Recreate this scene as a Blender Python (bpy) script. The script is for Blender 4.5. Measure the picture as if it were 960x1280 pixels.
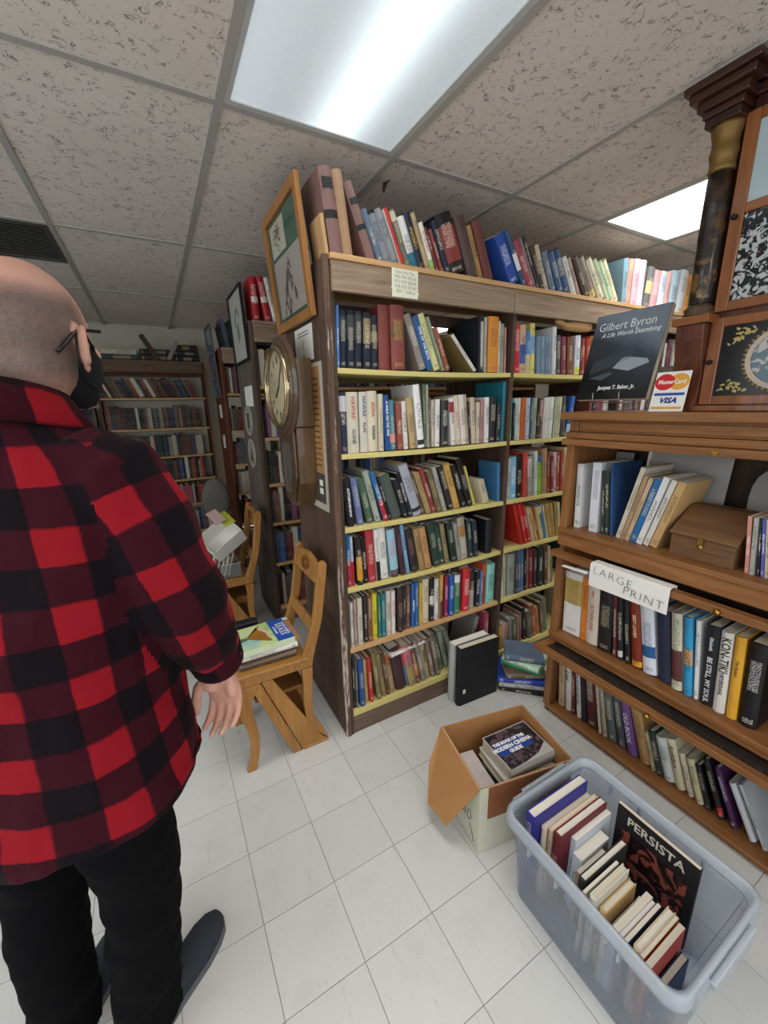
import bpy, bmesh, math, random
from mathutils import Vector, Matrix, Euler
import numpy as np
rnd = random.Random(7)
PI = math.pi
C = bpy.context.scene.collection
for o in list(bpy.data.objects): bpy.data.objects.remove(o)

# ------------------------------------------------------------------ camera, light, exposure
YAW, PITCH, ROLL, FPX, CAMZ, CEIL = 0.5054, -0.2551, -0.0210, 503.6, 1.5093, 2.404
cy, sy, cp, sp = math.cos(YAW), math.sin(YAW), math.cos(PITCH), math.sin(PITCH)
_w = Vector((sy*cp, cy*cp, sp)); _r0 = Vector((cy, -sy, 0)); _u0 = _r0.cross(_w)
_r = math.cos(ROLL)*_r0 + math.sin(ROLL)*_u0; _u = -math.sin(ROLL)*_r0 + math.cos(ROLL)*_u0
cam = bpy.data.cameras.new('camera'); camo = bpy.data.objects.new('camera', cam); C.objects.link(camo)
camo.matrix_world = Matrix(((_r.x, _u.x, -_w.x, 0), (_r.y, _u.y, -_w.y, 0), (_r.z, _u.z, -_w.z, CAMZ), (0, 0, 0, 1)))
cam.sensor_fit = 'VERTICAL'; cam.sensor_height = 32; cam.lens = FPX/1280*32; cam.clip_start = .02
S = bpy.context.scene; S.camera = camo
S.view_settings.view_transform = 'Standard'; S.view_settings.look = 'None'
S.view_settings.exposure = -0.12; S.view_settings.gamma = 1; S.view_settings.use_curve_mapping = False
wd = bpy.data.worlds.new('world'); S.world = wd; wd.use_nodes = True
wd.node_tree.nodes['Background'].inputs[0].default_value = (.9, .95, 1, 1)
wd.node_tree.nodes['Background'].inputs[1].default_value = 3.8     # overcast daylight, only through the left window and the added near one
# ceiling troffers: (x, y, diffuser glow, lamp watts, lamp spread in degrees)
TROFFERS = [(.61, .915, 'lit', 5.5, 95), (2.44, .915, 'bright', 8, 150), (.61, -1.53, 'bright', 9, 165),
            (-1.22, .915, 'bright', 6, 160), (-1.22, -1.53, 'bright', 7, 165), (2.44, -1.53, 'bright', 8, 165), (3.05, 4.5856, 'bright', 9, 165)]  # troffers beside and behind the camera are unseen, added to light the room

# ------------------------------------------------------------------ mesh helper
class MB:
    def __init__(s): s.v = []; s.f = []
    def add(s, vs, fs):
        n = len(s.v); s.v += [tuple(p) for p in vs]; s.f += [tuple(i+n for i in q) for q in fs]; return s
    def box(s, x0, x1, y0, y1, z0, z1):
        return s.add([(x0,y0,z0),(x1,y0,z0),(x1,y1,z0),(x0,y1,z0),(x0,y0,z1),(x1,y0,z1),(x1,y1,z1),(x0,y1,z1)],
                     [(0,3,2,1),(4,5,6,7),(0,1,5,4),(1,2,6,5),(2,3,7,6),(3,0,4,7)])
    def prism(s, pts, ax, a0, a1):      # extrude a 2D outline along ax; outline in the other two axes
        def P(p, a): return {'x': (a, p[0], p[1]), 'y': (p[0], a, p[1]), 'z': (p[0], p[1], a)}[ax]
        n = len(pts)
        area = sum(pts[i][0]*pts[(i+1) % n][1]-pts[(i+1) % n][0]*pts[i][1] for i in range(n))
        if (area > 0) == (ax == 'y'): pts = pts[::-1]
        s.add([P(p, a0) for p in pts]+[P(p, a1) for p in pts],
              [tuple(range(n))[::-1], tuple(range(n, 2*n))]+[(i, (i+1) % n, n+(i+1) % n, n+i) for i in range(n)])
        return s
    def rings(s, R, cap=True, close=True):
        n = len(R[0]); vs = [p for r in R for p in r]; fs = []
        for k in range(len(R)-1):
            for i in range(n if close else n-1):
                j = (i+1) % n; fs.append((k*n+i, k*n+j, (k+1)*n+j, (k+1)*n+i))
        if cap: fs += [tuple(range(n))[::-1], tuple(range((len(R)-1)*n, len(R)*n))]
        return s.add(vs, fs)
    def tube(s, pts, r, n=8, cap=True, up=None, flat=1.0):
        pts = [Vector(p) for p in pts]; R = []; pu = Vector(up) if up else None
        for i, p in enumerate(pts):
            t = (pts[min(i+1, len(pts)-1)]-pts[max(i-1, 0)]).normalized()
            if pu is None: pu = Vector((0,0,1)) if abs(t.z) < .9 else Vector((1,0,0))
            a = t.cross(pu)
            if a.length < 1e-6: a = t.orthogonal()
            a.normalize(); b = a.cross(t).normalized()
            if up is None: pu = b
            rr = r[i] if isinstance(r, (list, tuple)) else r
            ra, rb = rr if isinstance(rr, tuple) else (rr, rr*flat)
            R.append([p+a*ra*math.cos(2*PI*k/n)+b*rb*math.sin(2*PI*k/n) for k in range(n)])
        return s.rings(R, cap)
    def lathe(s, prof, n=20, M=None, cap=True):
        M = M or Matrix(); R = [[M @ Vector((r*math.cos(2*PI*k/n), r*math.sin(2*PI*k/n), z)) for k in range(n)] for r, z in prof]
        return s.rings(R, cap)
    def ball(s, c, r, n=12, m=8, M=None):
        M = M or Matrix(); c = Vector(c); r = r if isinstance(r, tuple) else (r,)*3; R = []
        for i in range(1, m):
            th = PI*i/m
            R.append([c+M @ Vector((r[0]*math.sin(th)*math.cos(2*PI*k/n), r[1]*math.sin(th)*math.sin(2*PI*k/n), -r[2]*math.cos(th))) for k in range(n)])
        return s.rings(R)
    def xf(s, M): s.v = [tuple(M @ Vector(p)) for p in s.v]; return s
def mesh_of(name, mb):
    me = bpy.data.meshes.new(name); me.from_pydata(mb.v, [], mb.f); me.update(); return me
def obj(name, mb, mat, parent=None, loc=None, rot=None, smooth=False, bev=0, label=None, world=False):
    me = mb if isinstance(mb, bpy.types.Mesh) else mesh_of(name, mb)
    if mat and not me.materials: me.materials.append(mat)
    if smooth: me.polygons.foreach_set('use_smooth', [True]*len(me.polygons))
    o = bpy.data.objects.new(name, me); C.objects.link(o)
    if parent: o.parent = parent
    if loc: o.location = loc
    if world and parent:                 # vertices were given in world space; parents carry a location only
        L = Vector(parent.location); q = parent.parent
        while q: L += Vector(q.location); q = q.parent
        o.location = -L
        if not parent.get('is_thing'): pass
    if rot: o.rotation_euler = rot
    if bev:
        b = o.modifiers.new('bevel', 'BEVEL'); b.width = bev; b.segments = 2; b.limit_method = 'ANGLE'; b.angle_limit = math.radians(40)
    if label: o['label'] = label
    return o
def tag(o, label, cat, group=None, kind=None):
    o['label'] = label; o['category'] = cat
    if group: o['group'] = group
    if kind: o['kind'] = kind
    return o
def thing(name, label, cat, loc=(0,0,0), rot=(0,0,0), group=None):
    o = bpy.data.objects.new(name, None); o.empty_display_size = .05; C.objects.link(o)
    o.location = loc; o.rotation_euler = rot; return tag(o, label, cat, group)
def struct(name, mb, mat):
    o = obj(name, mb, mat); o['kind'] = 'structure'; return o
def hexc(h, a=True):
    c = [int(h[i:i+2], 16)/255 for i in (0, 2, 4)]
    c = [x/12.92 if x <= .04045 else ((x+.055)/1.055)**2.4 for x in c]
    return c+[1] if a else c

# ------------------------------------------------------------------ materials
class NT:
    def __init__(s, name):
        s.m = bpy.data.materials.new(name); s.m.use_nodes = True; s.t = s.m.node_tree; s.b = s.t.nodes['Principled BSDF']
        s.b.inputs['Specular IOR Level'].default_value = .35
    def n(s, typ, **k):
        q = s.t.nodes.new('ShaderNode'+typ)
        for a, b in k.items():
            if a.startswith('i_'):
                key = a[2:]; key = int(key) if key.isdigit() else key.replace('_', ' ')
                if hasattr(b, 'is_output') : s.t.links.new(b, q.inputs[key])
                else: q.inputs[key].default_value = b
            else: setattr(q, a, b)
        return q
    def l(s, a, b): s.t.links.new(a, b)
    def out(s, col=None, rough=.6, bump=None, bs=.3, bd=.002, **k):
        if col is not None:
            if hasattr(col, 'is_output'): s.l(col, s.b.inputs['Base Color'])
            else: s.b.inputs['Base Color'].default_value = col
        if hasattr(rough, 'is_output'): s.l(rough, s.b.inputs['Roughness'])
        else: s.b.inputs['Roughness'].default_value = rough
        if bump is not None:
            bn = s.n('Bump', i_Strength=bs, i_Distance=bd); s.l(bump, bn.inputs['Height']); s.l(bn.outputs[0], s.b.inputs['Normal'])
        for a, b in k.items(): s.b.inputs[a.replace('_', ' ')].default_value = b
        return s.m
    def math(s, op, a, b=0.0, c=None, clamp=False):
        q = s.n('Math', operation=op, use_clamp=clamp)
        for i, x in enumerate((a, b) if c is None else (a, b, c)):
            if hasattr(x, 'is_output'): s.l(x, q.inputs[i])
            else: q.inputs[i].default_value = x
        return q.outputs[0]
    def mix(s, f, a, b, mode='MIX'):
        q = s.n('Mix', data_type='RGBA', blend_type=mode)
        for i, x in ((0, f), (6, a), (7, b)):
            if hasattr(x, 'is_output'): s.l(x, q.inputs[i])
            else: q.inputs[i].default_value = x
        return q.outputs[2]
    def ramp(s, f, stops):
        q = s.n('ValToRGB'); s.l(f, q.inputs[0]); e = q.color_ramp.elements
        while len(e) < len(stops): e.new(.5)
        for el, (p, c) in zip(e, stops): el.position = p; el.color = c if len(c) == 4 else (*c, 1)
        return q.outputs[0]
    def coord(s, scale=(1,1,1), rnd_off=True):
        tc = s.n('TexCoord'); mp = s.n('Mapping'); s.l(tc.outputs['Object'], mp.inputs[0]); mp.inputs['Scale'].default_value = scale
        if rnd_off:
            oi = s.n('ObjectInfo'); q = s.math('MULTIPLY', oi.outputs['Random'], 37.0); s.l(q, mp.inputs['Location'])
        return mp.outputs[0]
    def noise(s, vec, scale, detail=4, rough=.55, dist=0, out=0):
        q = s.n('TexNoise', i_Scale=scale, i_Detail=detail, i_Roughness=rough, i_Distortion=dist); s.l(vec, q.inputs['Vector']); return q.outputs[out]
_mats = {}
def plain(name, h, rough=.6, metal=0, noise=0, **k):
    if name in _mats: return _mats[name]
    t = NT(name); c = hexc(h)
    if noise:
        f = t.noise(t.coord(), 22, 5); col = t.mix(f, [x*(1-noise) for x in c[:3]]+[1], [min(1, x*(1+noise)) for x in c[:3]]+[1])
        t.out(col, rough, bump=t.noise(t.coord(), 180, 3), bs=.15, bd=.001)
    else: t.out(c, rough)
    t.b.inputs['Metallic'].default_value = metal
    for a, b in k.items(): t.b.inputs[a.replace('_', ' ')].default_value = b
    _mats[name] = t.m; return t.m
def wood(name, light, dark, axis='z', rough=.5, scale=1.0, contrast=1.0, knots=False, paint=None, coat=0):
    if name in _mats: return _mats[name]
    t = NT(name); sc = {'x': (1.2, 14, 14), 'y': (14, 1.2, 14), 'z': (14, 14, 1.2)}[axis]
    v = t.coord(tuple(x*scale for x in sc)); big = t.noise(v, 1.6, 5, .6, 1.2)
    v2 = t.coord(tuple(x*scale for x in [q*(5 if q > 5 else 2) for q in sc])); fine = t.noise(v2, 3, 4, .65)
    f = t.math('ADD', t.math('MULTIPLY', big, .62), t.math('MULTIPLY', fine, .38))
    w = .16/contrast
    col = t.ramp(f, [(max(0, .5-w), hexc(dark)), (min(1, .5+w), hexc(light))])
    if paint:       # worn paint flaking off
        pm = t.noise(t.coord(tuple(x*.6 for x in sc)), 2.6, 6, .7); pm = t.ramp(pm, [(paint[1], (0,0,0,1)), (paint[1]+.04, (1,1,1,1))])
        col = t.mix(pm, col, hexc(paint[0]))
    t.out(col, rough, bump=f, bs=.35, bd=.002); t.b.inputs['Coat Weight'].default_value = coat
    _mats[name] = t.m; return t.m
M_oak = wood('honey_oak', '9c6c40', '6e4526', 'y', .38)
M_oakz = wood('honey_oak_upright', '9c6c40', '6e4526', 'z', .38)
M_chair = wood('golden_oak', 'b38244', '8e6030', 'z', .4)
M_old = wood('old_barn_board', 'a8927a', '7a6552', 'x', .8)
M_oldz = wood('old_dark_board', '5e493c', '35281f', 'z', .75)
M_greyz = wood('grey_weathered_board', '736860', '443c36', 'z', .85)
M_peel = wood('peeling_painted_board', '6e5444', '4a382c', 'z', .8, paint=('b9ada0', .53))
M_side = wood('scuffed_brown_board', '634e42', '43332a', 'z', .6, paint=('84756a', .66))
M_redz = wood('red_brown_board', '6e3a22', '45220f', 'z', .6)
M_yellow = wood('pale_yellow_painted_shelf', 'd8cb86', 'c4b56c', 'x', .55, contrast=.5)
M_tan = wood('tan_pine_board', 'd0a878', 'b48a58', 'x', .6)
M_kick = wood('scuffed_kick_board', '7c6757', '57463a', 'x', .8)
M_black = plain('black', '121214', .5)
M_brass = plain('brass', 'b08840', .3, 1)
M_steel = plain('steel', 'a8a8a8', .35, 1)
M_white = plain('white_paper', 'e6e4de', .7)
M_ink = plain('ink', '18181a', .6)

def m_pages():
    t = NT('page_block'); v = t.coord((1,1,1)); oi = t.n('ObjectInfo')
    a = t.mix(oi.outputs['Random'], hexc('d6ccb4'), hexc('e8e4d8'))
    tc = t.n('TexCoord'); sx = t.n('SeparateXYZ'); t.l(tc.outputs['Object'], sx.inputs[0])
    w = t.n('TexNoise', noise_dimensions='1D', i_Scale=900.0, i_Detail=1.0); t.l(sx.outputs[0], w.inputs['W'])
    return t.out(t.mix(t.math('MULTIPLY', w.outputs[0], .35), a, hexc('a89c84')), .8)
def m_book():
    t = NT('book_cover')
    A = lambda n: t.n('Attribute', attribute_type='OBJECT', attribute_name=n)
    tint, ink, tone, dim, sp_, bd = (A(n) for n in ('tint', 'ink', 'tone', 'dim', 'span', 'band'))
    tc = t.n('TexCoord'); sx = t.n('SeparateXYZ'); t.l(tc.outputs['Object'], sx.inputs[0]); X, Y, Z = sx.outputs
    D = t.n('SeparateXYZ'); t.l(dim.outputs['Vector'], D.inputs[0]); P = t.n('SeparateXYZ'); t.l(sp_.outputs['Vector'], P.inputs[0]); B = t.n('SeparateXYZ'); t.l(bd.outputs['Vector'], B.inputs[0])
    u = t.math('DIVIDE', X, D.outputs[0]); v = t.math('DIVIDE', Z, D.outputs[1])
    spine = t.math('LESS_THAN', Y, .004)
    inb = t.math('MULTIPLY', t.math('GREATER_THAN', v, B.outputs[0]), t.math('LESS_THAN', v, B.outputs[1]))
    band = t.math('MULTIPLY', inb, t.math('MAXIMUM', spine, t.math('GREATER_THAN', B.outputs[2], .5)))
    cl = t.noise(t.coord((1,1,1)), 260, 2); wear = t.noise(t.coord((1,1,1)), 14, 4)
    base = t.mix(band, tint.outputs['Color'], tone.outputs['Color'])
    # lettering-like print on the spine
    cmb = t.n('CombineXYZ'); t.l(t.math('MULTIPLY', X, 330.0), cmb.inputs[0]); t.l(t.math('ADD', t.math('MULTIPLY', Z, 420.0), t.math('MULTIPLY', P.outputs[0], 91.7)), cmb.inputs[1]); t.l(P.outputs[0], cmb.inputs[2])
    g = t.n('TexNoise', i_Scale=1.0, i_Detail=2.0); t.l(cmb.outputs[0], g.inputs['Vector'])
    gl = t.math('GREATER_THAN', g.outputs[0], .53)
    inx = t.math('LESS_THAN', t.math('ABSOLUTE', t.math('SUBTRACT', u, .5)), .3)
    inz = t.math('MULTIPLY', t.math('GREATER_THAN', v, P.outputs[1]), t.math('LESS_THAN', v, P.outputs[2]))
    pub = t.math('MULTIPLY', t.math('GREATER_THAN', v, .05), t.math('LESS_THAN', v, .11))
    zone = t.math('MULTIPLY', t.math('MAXIMUM', inz, pub), inx)
    pm = t.math('MULTIPLY', t.math('MULTIPLY', zone, gl), spine)
    col = t.mix(t.math('MULTIPLY', pm, .85), base, ink.outputs['Color'])
    wv = t.n('HueSaturation'); t.l(col, wv.inputs['Color']); t.l(t.math('ADD', .82, t.math('MULTIPLY', wear, .34)), wv.inputs['Value'])
    ro = t.math('ADD', .38, t.math('MULTIPLY', t.math('FRACT', t.math('MULTIPLY', P.outputs[0], 3.7)), .35))
    return t.out(wv.outputs[0], ro, bump=cl, bs=.12, bd=.0006)
M_pages, M_book = m_pages(), m_book()

# ------------------------------------------------------------------ books
def lum(c): return .3*c[0]+.59*c[1]+.11*c[2]
def cover_mesh(t, h, d, soft):
    b = .0009 if soft else min(.0028, t*.16); r = min(t*.22, .006) if not soft else 0
    if soft or t < .012:
        out = [(0, d), (0, 0), (t, 0), (t, d)]; inn = [(t-b, d), (t-b, b*2), (b, b*2), (b, d)]
    else:
        out = [(0, d), (0, .004), (t*.12, .0012), (t*.32, -r*.6), (t*.5, -r*.72), (t*.68, -r*.6), (t*.88, .0012), (t, .004), (t, d)]
        inn = [(t-b, d), (t-b, .007), (b, .007), (b, d)]
    n = len(out); m = MB(); P = out+inn; k = len(P)
    m.add([(x, y, 0) for x, y in P]+[(x, y, h) for x, y in P], [tuple(range(k))[::-1][::-1], tuple(range(k, 2*k))[::-1]]+[(i, k+i, k+(i+1) % k, (i+1) % k) for i in range(k)])
    return m
def book(label, h_, t, h, d, loc, rot=(0,0,0), group=None, soft=False, ink=None, band=None, tone=None, wrap=False, title=True, seed=None, name='book', pivot_right=False):
    """book in local space: spine faces -Y, x across the spine, z up"""
    r = rnd.random()*50 if seed is None else seed
    o = thing(name, label, 'book', loc, rot, group)
    c = cover_mesh(t, h, d, soft); ov = 0 if soft else .003
    pg = MB().box(.0009 if soft else min(.0028, t*.16), t-(.0009 if soft else min(.0028, t*.16)), .002 if soft else .0072, d-ov, ov, h-ov)
    dx = -t if pivot_right else 0
    co = obj('cover', c, M_book, o, loc=(dx, 0, 0)); po = obj('pages', pg, M_pages, o, loc=(dx, 0, 0))
    col = hexc(h_, False)
    if ink is None: ink = [.62, .55, .4] if lum(col) < .2 else [.05, .045, .05]
    else: ink = hexc(ink, False)
    co['tint'] = col; co['ink'] = ink; co['tone'] = hexc(tone, False) if tone else col
    co['dim'] = [t, h, d]; z0 = rnd.uniform(.3, .5); co['span'] = [r, z0, z0+rnd.uniform(.3, .45)] if title else [r, 2.0, 2.1]
    if not title: co['ink'] = col
    co['band'] = [band[0], band[1], 1.0 if wrap else 0.0] if band else [2.0, 2.1, 0.0]
    return o

def thin(name, h, fac, rough=.05):      # thin clear sheet: most light passes straight through, the rest is coat and tint
    if name in _mats: return _mats[name]
    t = NT(name); t.out(hexc(h), rough, IOR=1.5); tr = t.n('BsdfTransparent'); c = hexc(h); tr.inputs[0].default_value = [.5+.5*x for x in c[:3]]+[1]
    m0 = t.n('MixShader'); m0.inputs[0].default_value = fac; t.l(tr.outputs[0], m0.inputs[1]); t.l(t.b.outputs[0], m0.inputs[2])
    lw = t.n('LayerWeight', i_Blend=.5); f = t.math('ADD', .03, t.math('MULTIPLY', t.math('POWER', lw.outputs['Facing'], 4.0), .5)); gl = t.n('BsdfGlossy'); gl.inputs['Roughness'].default_value = rough
    mx = t.n('MixShader'); t.l(f, mx.inputs[0]); t.l(m0.outputs[0], mx.inputs[1]); t.l(gl.outputs[0], mx.inputs[2]); o = [n for n in t.t.nodes if n.type == 'OUTPUT_MATERIAL'][0]; t.l(mx.outputs[0], o.inputs[0])
    _mats[name] = t.m; return t.m
def basis(X, Y):
    X, Y = Vector(X), Vector(Y); Z = X.cross(Y); return Matrix((X, Y, Z)).transposed().to_euler()
def text(body, size, mat, parent=None, loc=(0,0,0), rot=(0,0,0), align='CENTER', sx=1.0, name='lettering', shear=0, bold=0, space=1.0, lsp=1.0):
    cu = bpy.data.curves.new(name, 'FONT'); cu.body = body; cu.size = size; cu.align_x = align; cu.align_y = 'CENTER'
    cu.shear = shear; cu.offset = bold; cu.space_character = space; cu.space_line = lsp; cu.resolution_u = 2; cu.fill_mode = 'FRONT'
    tmp = bpy.data.objects.new('tmp', cu); C.objects.link(tmp)
    me = bpy.data.meshes.new_from_object(tmp.evaluated_get(bpy.context.evaluated_depsgraph_get()))
    bpy.data.objects.remove(tmp); bpy.data.curves.remove(cu); me.name = name
    for v in me.vertices: v.co.x *= sx
    me.materials.clear(); me.materials.append(mat)
    o = bpy.data.objects.new(name, me); C.objects.link(o); o.location = loc; o.rotation_euler = rot
    if parent: o.parent = parent
    return o
# ------------------------------------------------------------------ the setting
X0, X1, Y0, Y1 = -2.6, 3.9, -2.6, 5.42
m_wall = plain('cream_wall_paint', 'c9c3b4', .8, noise=.06)
struct('wall_back', MB().box(X0, X1, Y1, Y1+.1, 0, CEIL+.1), m_wall)
m_wf = plain('white_window_frame', 'd0cec8', .5)
def window(nm, ax, a0, a1, z0, z1):      # a0..a1 along the wall
    def b(m, p0, p1, q0, q1, t0, t1): return m.box(X0-t1, X0-t0, p0, p1, q0, q1) if ax == 'x' else m.box(p0, p1, Y0-t1, Y0-t0, q0, q1)
    fm = MB(); n = 3
    for p0, p1, q0, q1 in [(a0, a1, z0, z0+.05), (a0, a1, z1-.05, z1)]+[(x-.025, x+.025, z0+.051, z1-.051) for x in [a0+.025+(a1-a0-.05)*k/n for k in range(n+1)]]: b(fm, p0, p1, q0, q1, .03, .08)
    w = struct(nm, fm, m_wf); pm = MB()
    for k in range(n): obj('pane', b(MB(), a0+.05+(a1-a0-.05)*k/n, a0+(a1-a0-.05)*(k+1)/n, z0+.051, z1-.051, .052, .056), thin('window_pane', 'ffffff', 0, .01), w)
    L = bpy.data.lights.new('window_portal', 'AREA'); L.shape = 'RECTANGLE'; L.size = a1-a0; L.size_y = z1-z0; L.cycles.is_portal = True
    lo = bpy.data.objects.new('window_portal', L); C.objects.link(lo)
    lo.location = (X0-.09, (a0+a1)/2, (z0+z1)/2) if ax == 'x' else ((a0+a1)/2, Y0-.09, (z0+z1)/2)
    lo.rotation_euler = (0, -PI/2, PI/2*0) if ax == 'x' else (PI/2, 0, 0)
    if ax == 'x': L.size, L.size_y = z1-z0, a1-a0
def wall_hole(ax, a0, a1, z0, z1, lo_, hi_):
    m = MB()
    for p0, p1, q0, q1 in ((lo_, a0, 0, CEIL+.1), (a1, hi_, 0, CEIL+.1), (a0, a1, 0, z0), (a0, a1, z1, CEIL+.1)):
        m.box(X0-.1, X0, p0, p1, q0, q1) if ax == 'x' else m.box(p0, p1, Y0-.1, Y0, q0, q1)
    return m
struct('wall_left', wall_hole('x', -2.2, 2.2, .75, 2.25, Y0, Y1), m_wall); window('window_1', 'x', -2.2, 2.2, .75, 2.25)
struct('wall_right', MB().box(X1, X1+.1, Y0, Y1, 0, CEIL+.1), m_wall)
struct('wall_near', wall_hole('y', -1.9, 2.4, .75, 2.25, X0, X1), m_wall); window('added_near_window', 'y', -1.9, 2.4, .75, 2.25)  # unseen near window, added so daylight lifts the ceiling
def m_floor_tile():
    t = NT('vinyl_floor_tile'); oi = t.n('ObjectInfo'); v = t.coord((1,1,1))
    base = t.mix(oi.outputs['Random'], hexc('c4c4c0'), hexc('cbcbc7'))
    mott = t.noise(v, 9, 6, .65); base = t.mix(t.ramp(mott, [(.5, (0,0,0,1)), (.9, (.6,.6,.6,1))]), base, hexc('b8b4ac'))
    st = t.noise(t.coord((60, 4, 1)), 1.3, 6, .7); st = t.ramp(st, [(.62, (0,0,0,1)), (.78, (1,1,1,1))])
    base = t.mix(t.math('MULTIPLY', st, .5), base, hexc('6e6860'))
    sp2 = t.noise(v, 130, 3, .5); base = t.mix(t.math('MULTIPLY', t.ramp(sp2, [(.68, (0,0,0,1)), (.74, (1,1,1,1))]), .35), base, hexc('58504a'))
    return t.out(base, t.math('ADD', .3, t.math('MULTIPLY', mott, .22)), bump=mott, bs=.06, bd=.002)
m_ft = m_floor_tile()
fl = struct('floor', MB().box(X0, X1, Y0, Y1, -.1, -.003), plain('dark_tile_joint', '6a665e', .9))
T = .2286; tx0 = .079; ty0 = 1.4037
tm = MB().box(.0008, T-.0008, .0008, T-.0008, -.004, 0); tme = mesh_of('floor_tile', tm); tme.materials.append(m_ft)
far = MB()
for i in range(-12, 17):
    for j in range(-18, 18):
        x, y = tx0+i*T, ty0+j*T
        if x+T > X1 or x < X0 or y+T > Y1 or y < Y0: continue
        if -.95 < x < 1.75 and -.1 < y < 3.3:
            o = obj('floor_tile', tme, None, fl, loc=(x, y, 0)); o.rotation_euler.z = 0
        else: far.add([(a+x, b+y, c) for a, b, c in tm.v], tm.f)
o = obj('floor_tile_field', far, m_ft, fl); o['kind'] = 'stuff'
# ceiling: grid of tees, lay-in tiles, troffers, a return grille
def m_ctile():
    t = NT('fissured_ceiling_tile'); v = t.coord((1,1,1)); oi = t.n('ObjectInfo')
    w = t.noise(v, 27, 4, .55, 1.1); rid = t.math('ABSOLUTE', t.math('SUBTRACT', w, .5))
    worm = t.ramp(rid, [(.0, (1,1,1,1)), (.035, (0,0,0,1))])
    msk = t.ramp(t.noise(v, 34, 2, .5), [(.49, (0,0,0,1)), (.6, (1,1,1,1))])
    big = t.noise(v, 3, 4); base = t.mix(big, hexc('cfc6be'), hexc('e2dad2'))
    sp_ = t.ramp(t.noise(v, 160, 2, .5), [(.66, (0,0,0,1)), (.72, (1,1,1,1))])
    mm = t.math('MAXIMUM', t.math('MULTIPLY', worm, msk), t.math('MULTIPLY', sp_, .5))
    return t.out(t.mix(t.math('MULTIPLY', mm, .85), base, hexc('40362e')), .9, bump=mm, bs=-.5, bd=.003)
m_ct = m_ctile(); m_tee = plain('grey_tee_bar', 'a8a49e', .55)
ce = struct('ceiling', MB().box(X0, X1, Y0, Y1, CEIL+.12, CEIL+.2), plain('dark_plenum', '3a3632', .9))
GX, GY = .305, 1.5266; HB = .012
cols = [GX+.61*k for k in range(-5, 7)]; rows_ = [GY+1.2236*k for k in range(-4, 4)]
for x in cols:
    if X0 < x < X1: obj('tee_bar', MB().box(x-HB, x+HB, Y0, Y1, CEIL-.004, CEIL+.02), m_tee, ce)
ctm = MB().box(HB-.002, .61-HB+.002, HB-.002, 1.2236-HB+.002, .001, .016); cme = mesh_of('ceiling_tile', ctm); cme.materials.append(m_ct)
for y in rows_:
    for a, b in zip(cols[:-1], cols[1:]): obj('cross_tee', MB().box(a+HB, b-HB, y-HB, y+HB, CEIL-.0035, CEIL+.02), m_tee, ce)
lit = {(round(x, 2), round(y, 2)) for x, y, *_ in TROFFERS}
def m_grille():
    return plain('dark_grille', '4a4845', .6)
for x in cols[:-1]:
    for y in rows_[:-1]:
        if any(abs(x+.305-a) < .05 and abs(y+.6118-b) < .05 for a, b in lit): continue
        if abs(x-(-.305-.61)) < .01 and abs(y-2.75) < .01:
            obj('cross_tee', MB().box(x+HB, x+.61-HB, y+.6118-HB, y+.6118+HB, CEIL-.0035, CEIL+.02), m_tee, ce)
            obj('ceiling_tile', MB().box(x+HB, x+.61-HB, y+.6118+HB, y+1.2236-HB, CEIL+.001, CEIL+.016), m_ct, ce)
            vt = thing('ceiling_vent', 'square dark grey return air grille set in the ceiling grid', 'vent', (x+.305, y+.306, CEIL-.004))
            obj('backing', MB().box(-.29, .29, -.29, .29, .008, .014), M_black, vt)
            fr = MB()
            for s_ in (-1, 1): fr.box(-.29, .29, s_*.28-.012, s_*.28+.012, -.002, .01); fr.box(s_*.28-.012, s_*.28+.012, -.268, .268, -.002, .01)
            obj('frame', fr, m_grille(), vt)
            sl = mesh_of('slat', MB().box(-.268, .268, -.009, .009, -.0015, .0015)); sl.materials.append(m_grille())
            for k in range(17): obj('slat', sl, None, vt, loc=(0, -.25+k*.0312, .004), rot=(.6, 0, 0))
            continue
        obj('ceiling_tile', cme, None, ce, loc=(x, y, CEIL))
def m_diff(kind):
    t = NT('troffer_diffuser_'+kind)
    tc = t.n('TexCoord'); sx = t.n('SeparateXYZ'); t.l(tc.outputs['Object'], sx.inputs[0])
    if kind == 'lit':      # one tube of this fitting glows behind the ribbed acrylic
        d = t.math('SUBTRACT', sx.outputs[0], .055); g = t.math('POWER', 2.718, t.math('MULTIPLY', t.math('MULTIPLY', d, d), -130.0))
        d2 = t.math('SUBTRACT', sx.outputs[0], -.3); g2 = t.math('POWER', 2.718, t.math('MULTIPLY', t.math('MULTIPLY', d2, d2), -60.0))
        rib = t.noise(t.coord((1,1,1)), 170, 2)
        st = t.math('ADD', t.math('ADD', .34, t.math('MULTIPLY', g, 1.0)), t.math('MULTIPLY', g2, .12))
        st = t.math('MULTIPLY', st, t.math('ADD', .85, t.math('MULTIPLY', rib, .3)))
        t.b.inputs['Emission Color'].default_value = (.80, .93, 1, 1)
    else:
        st = t.math('ADD', 3.0, 0.0); t.b.inputs['Emission Color'].default_value = (.95, .98, 1, 1)
    t.l(st, t.b.inputs['Emission Strength'])
    return t.out(hexc('c8ccd0'), .35, bump=t.noise(t.coord((1,1,1), False), 170, 2), bs=.3, bd=.002)
m_ltframe = plain('troffer_frame', 'b8bab8', .5)
LAB = {(.61, -1.53): 'unseen added white ceiling light over the aisle directly behind the camera', (-1.22, .915): 'unseen added white ceiling light left of the person in plaid', (-1.22, -1.53): 'unseen added white ceiling light behind and left of the camera by the shop window', (2.44, -1.53): 'unseen added white ceiling light behind and right of the camera', (3.05, 4.5856): 'white ceiling light glimpsed through the gap above the leaning pamphlet', (.61, .915): 'large ceiling light with frosted ribbed panel and one glowing tube', (2.44, .915): 'brilliant white ceiling light behind the mantel clock'}
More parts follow.
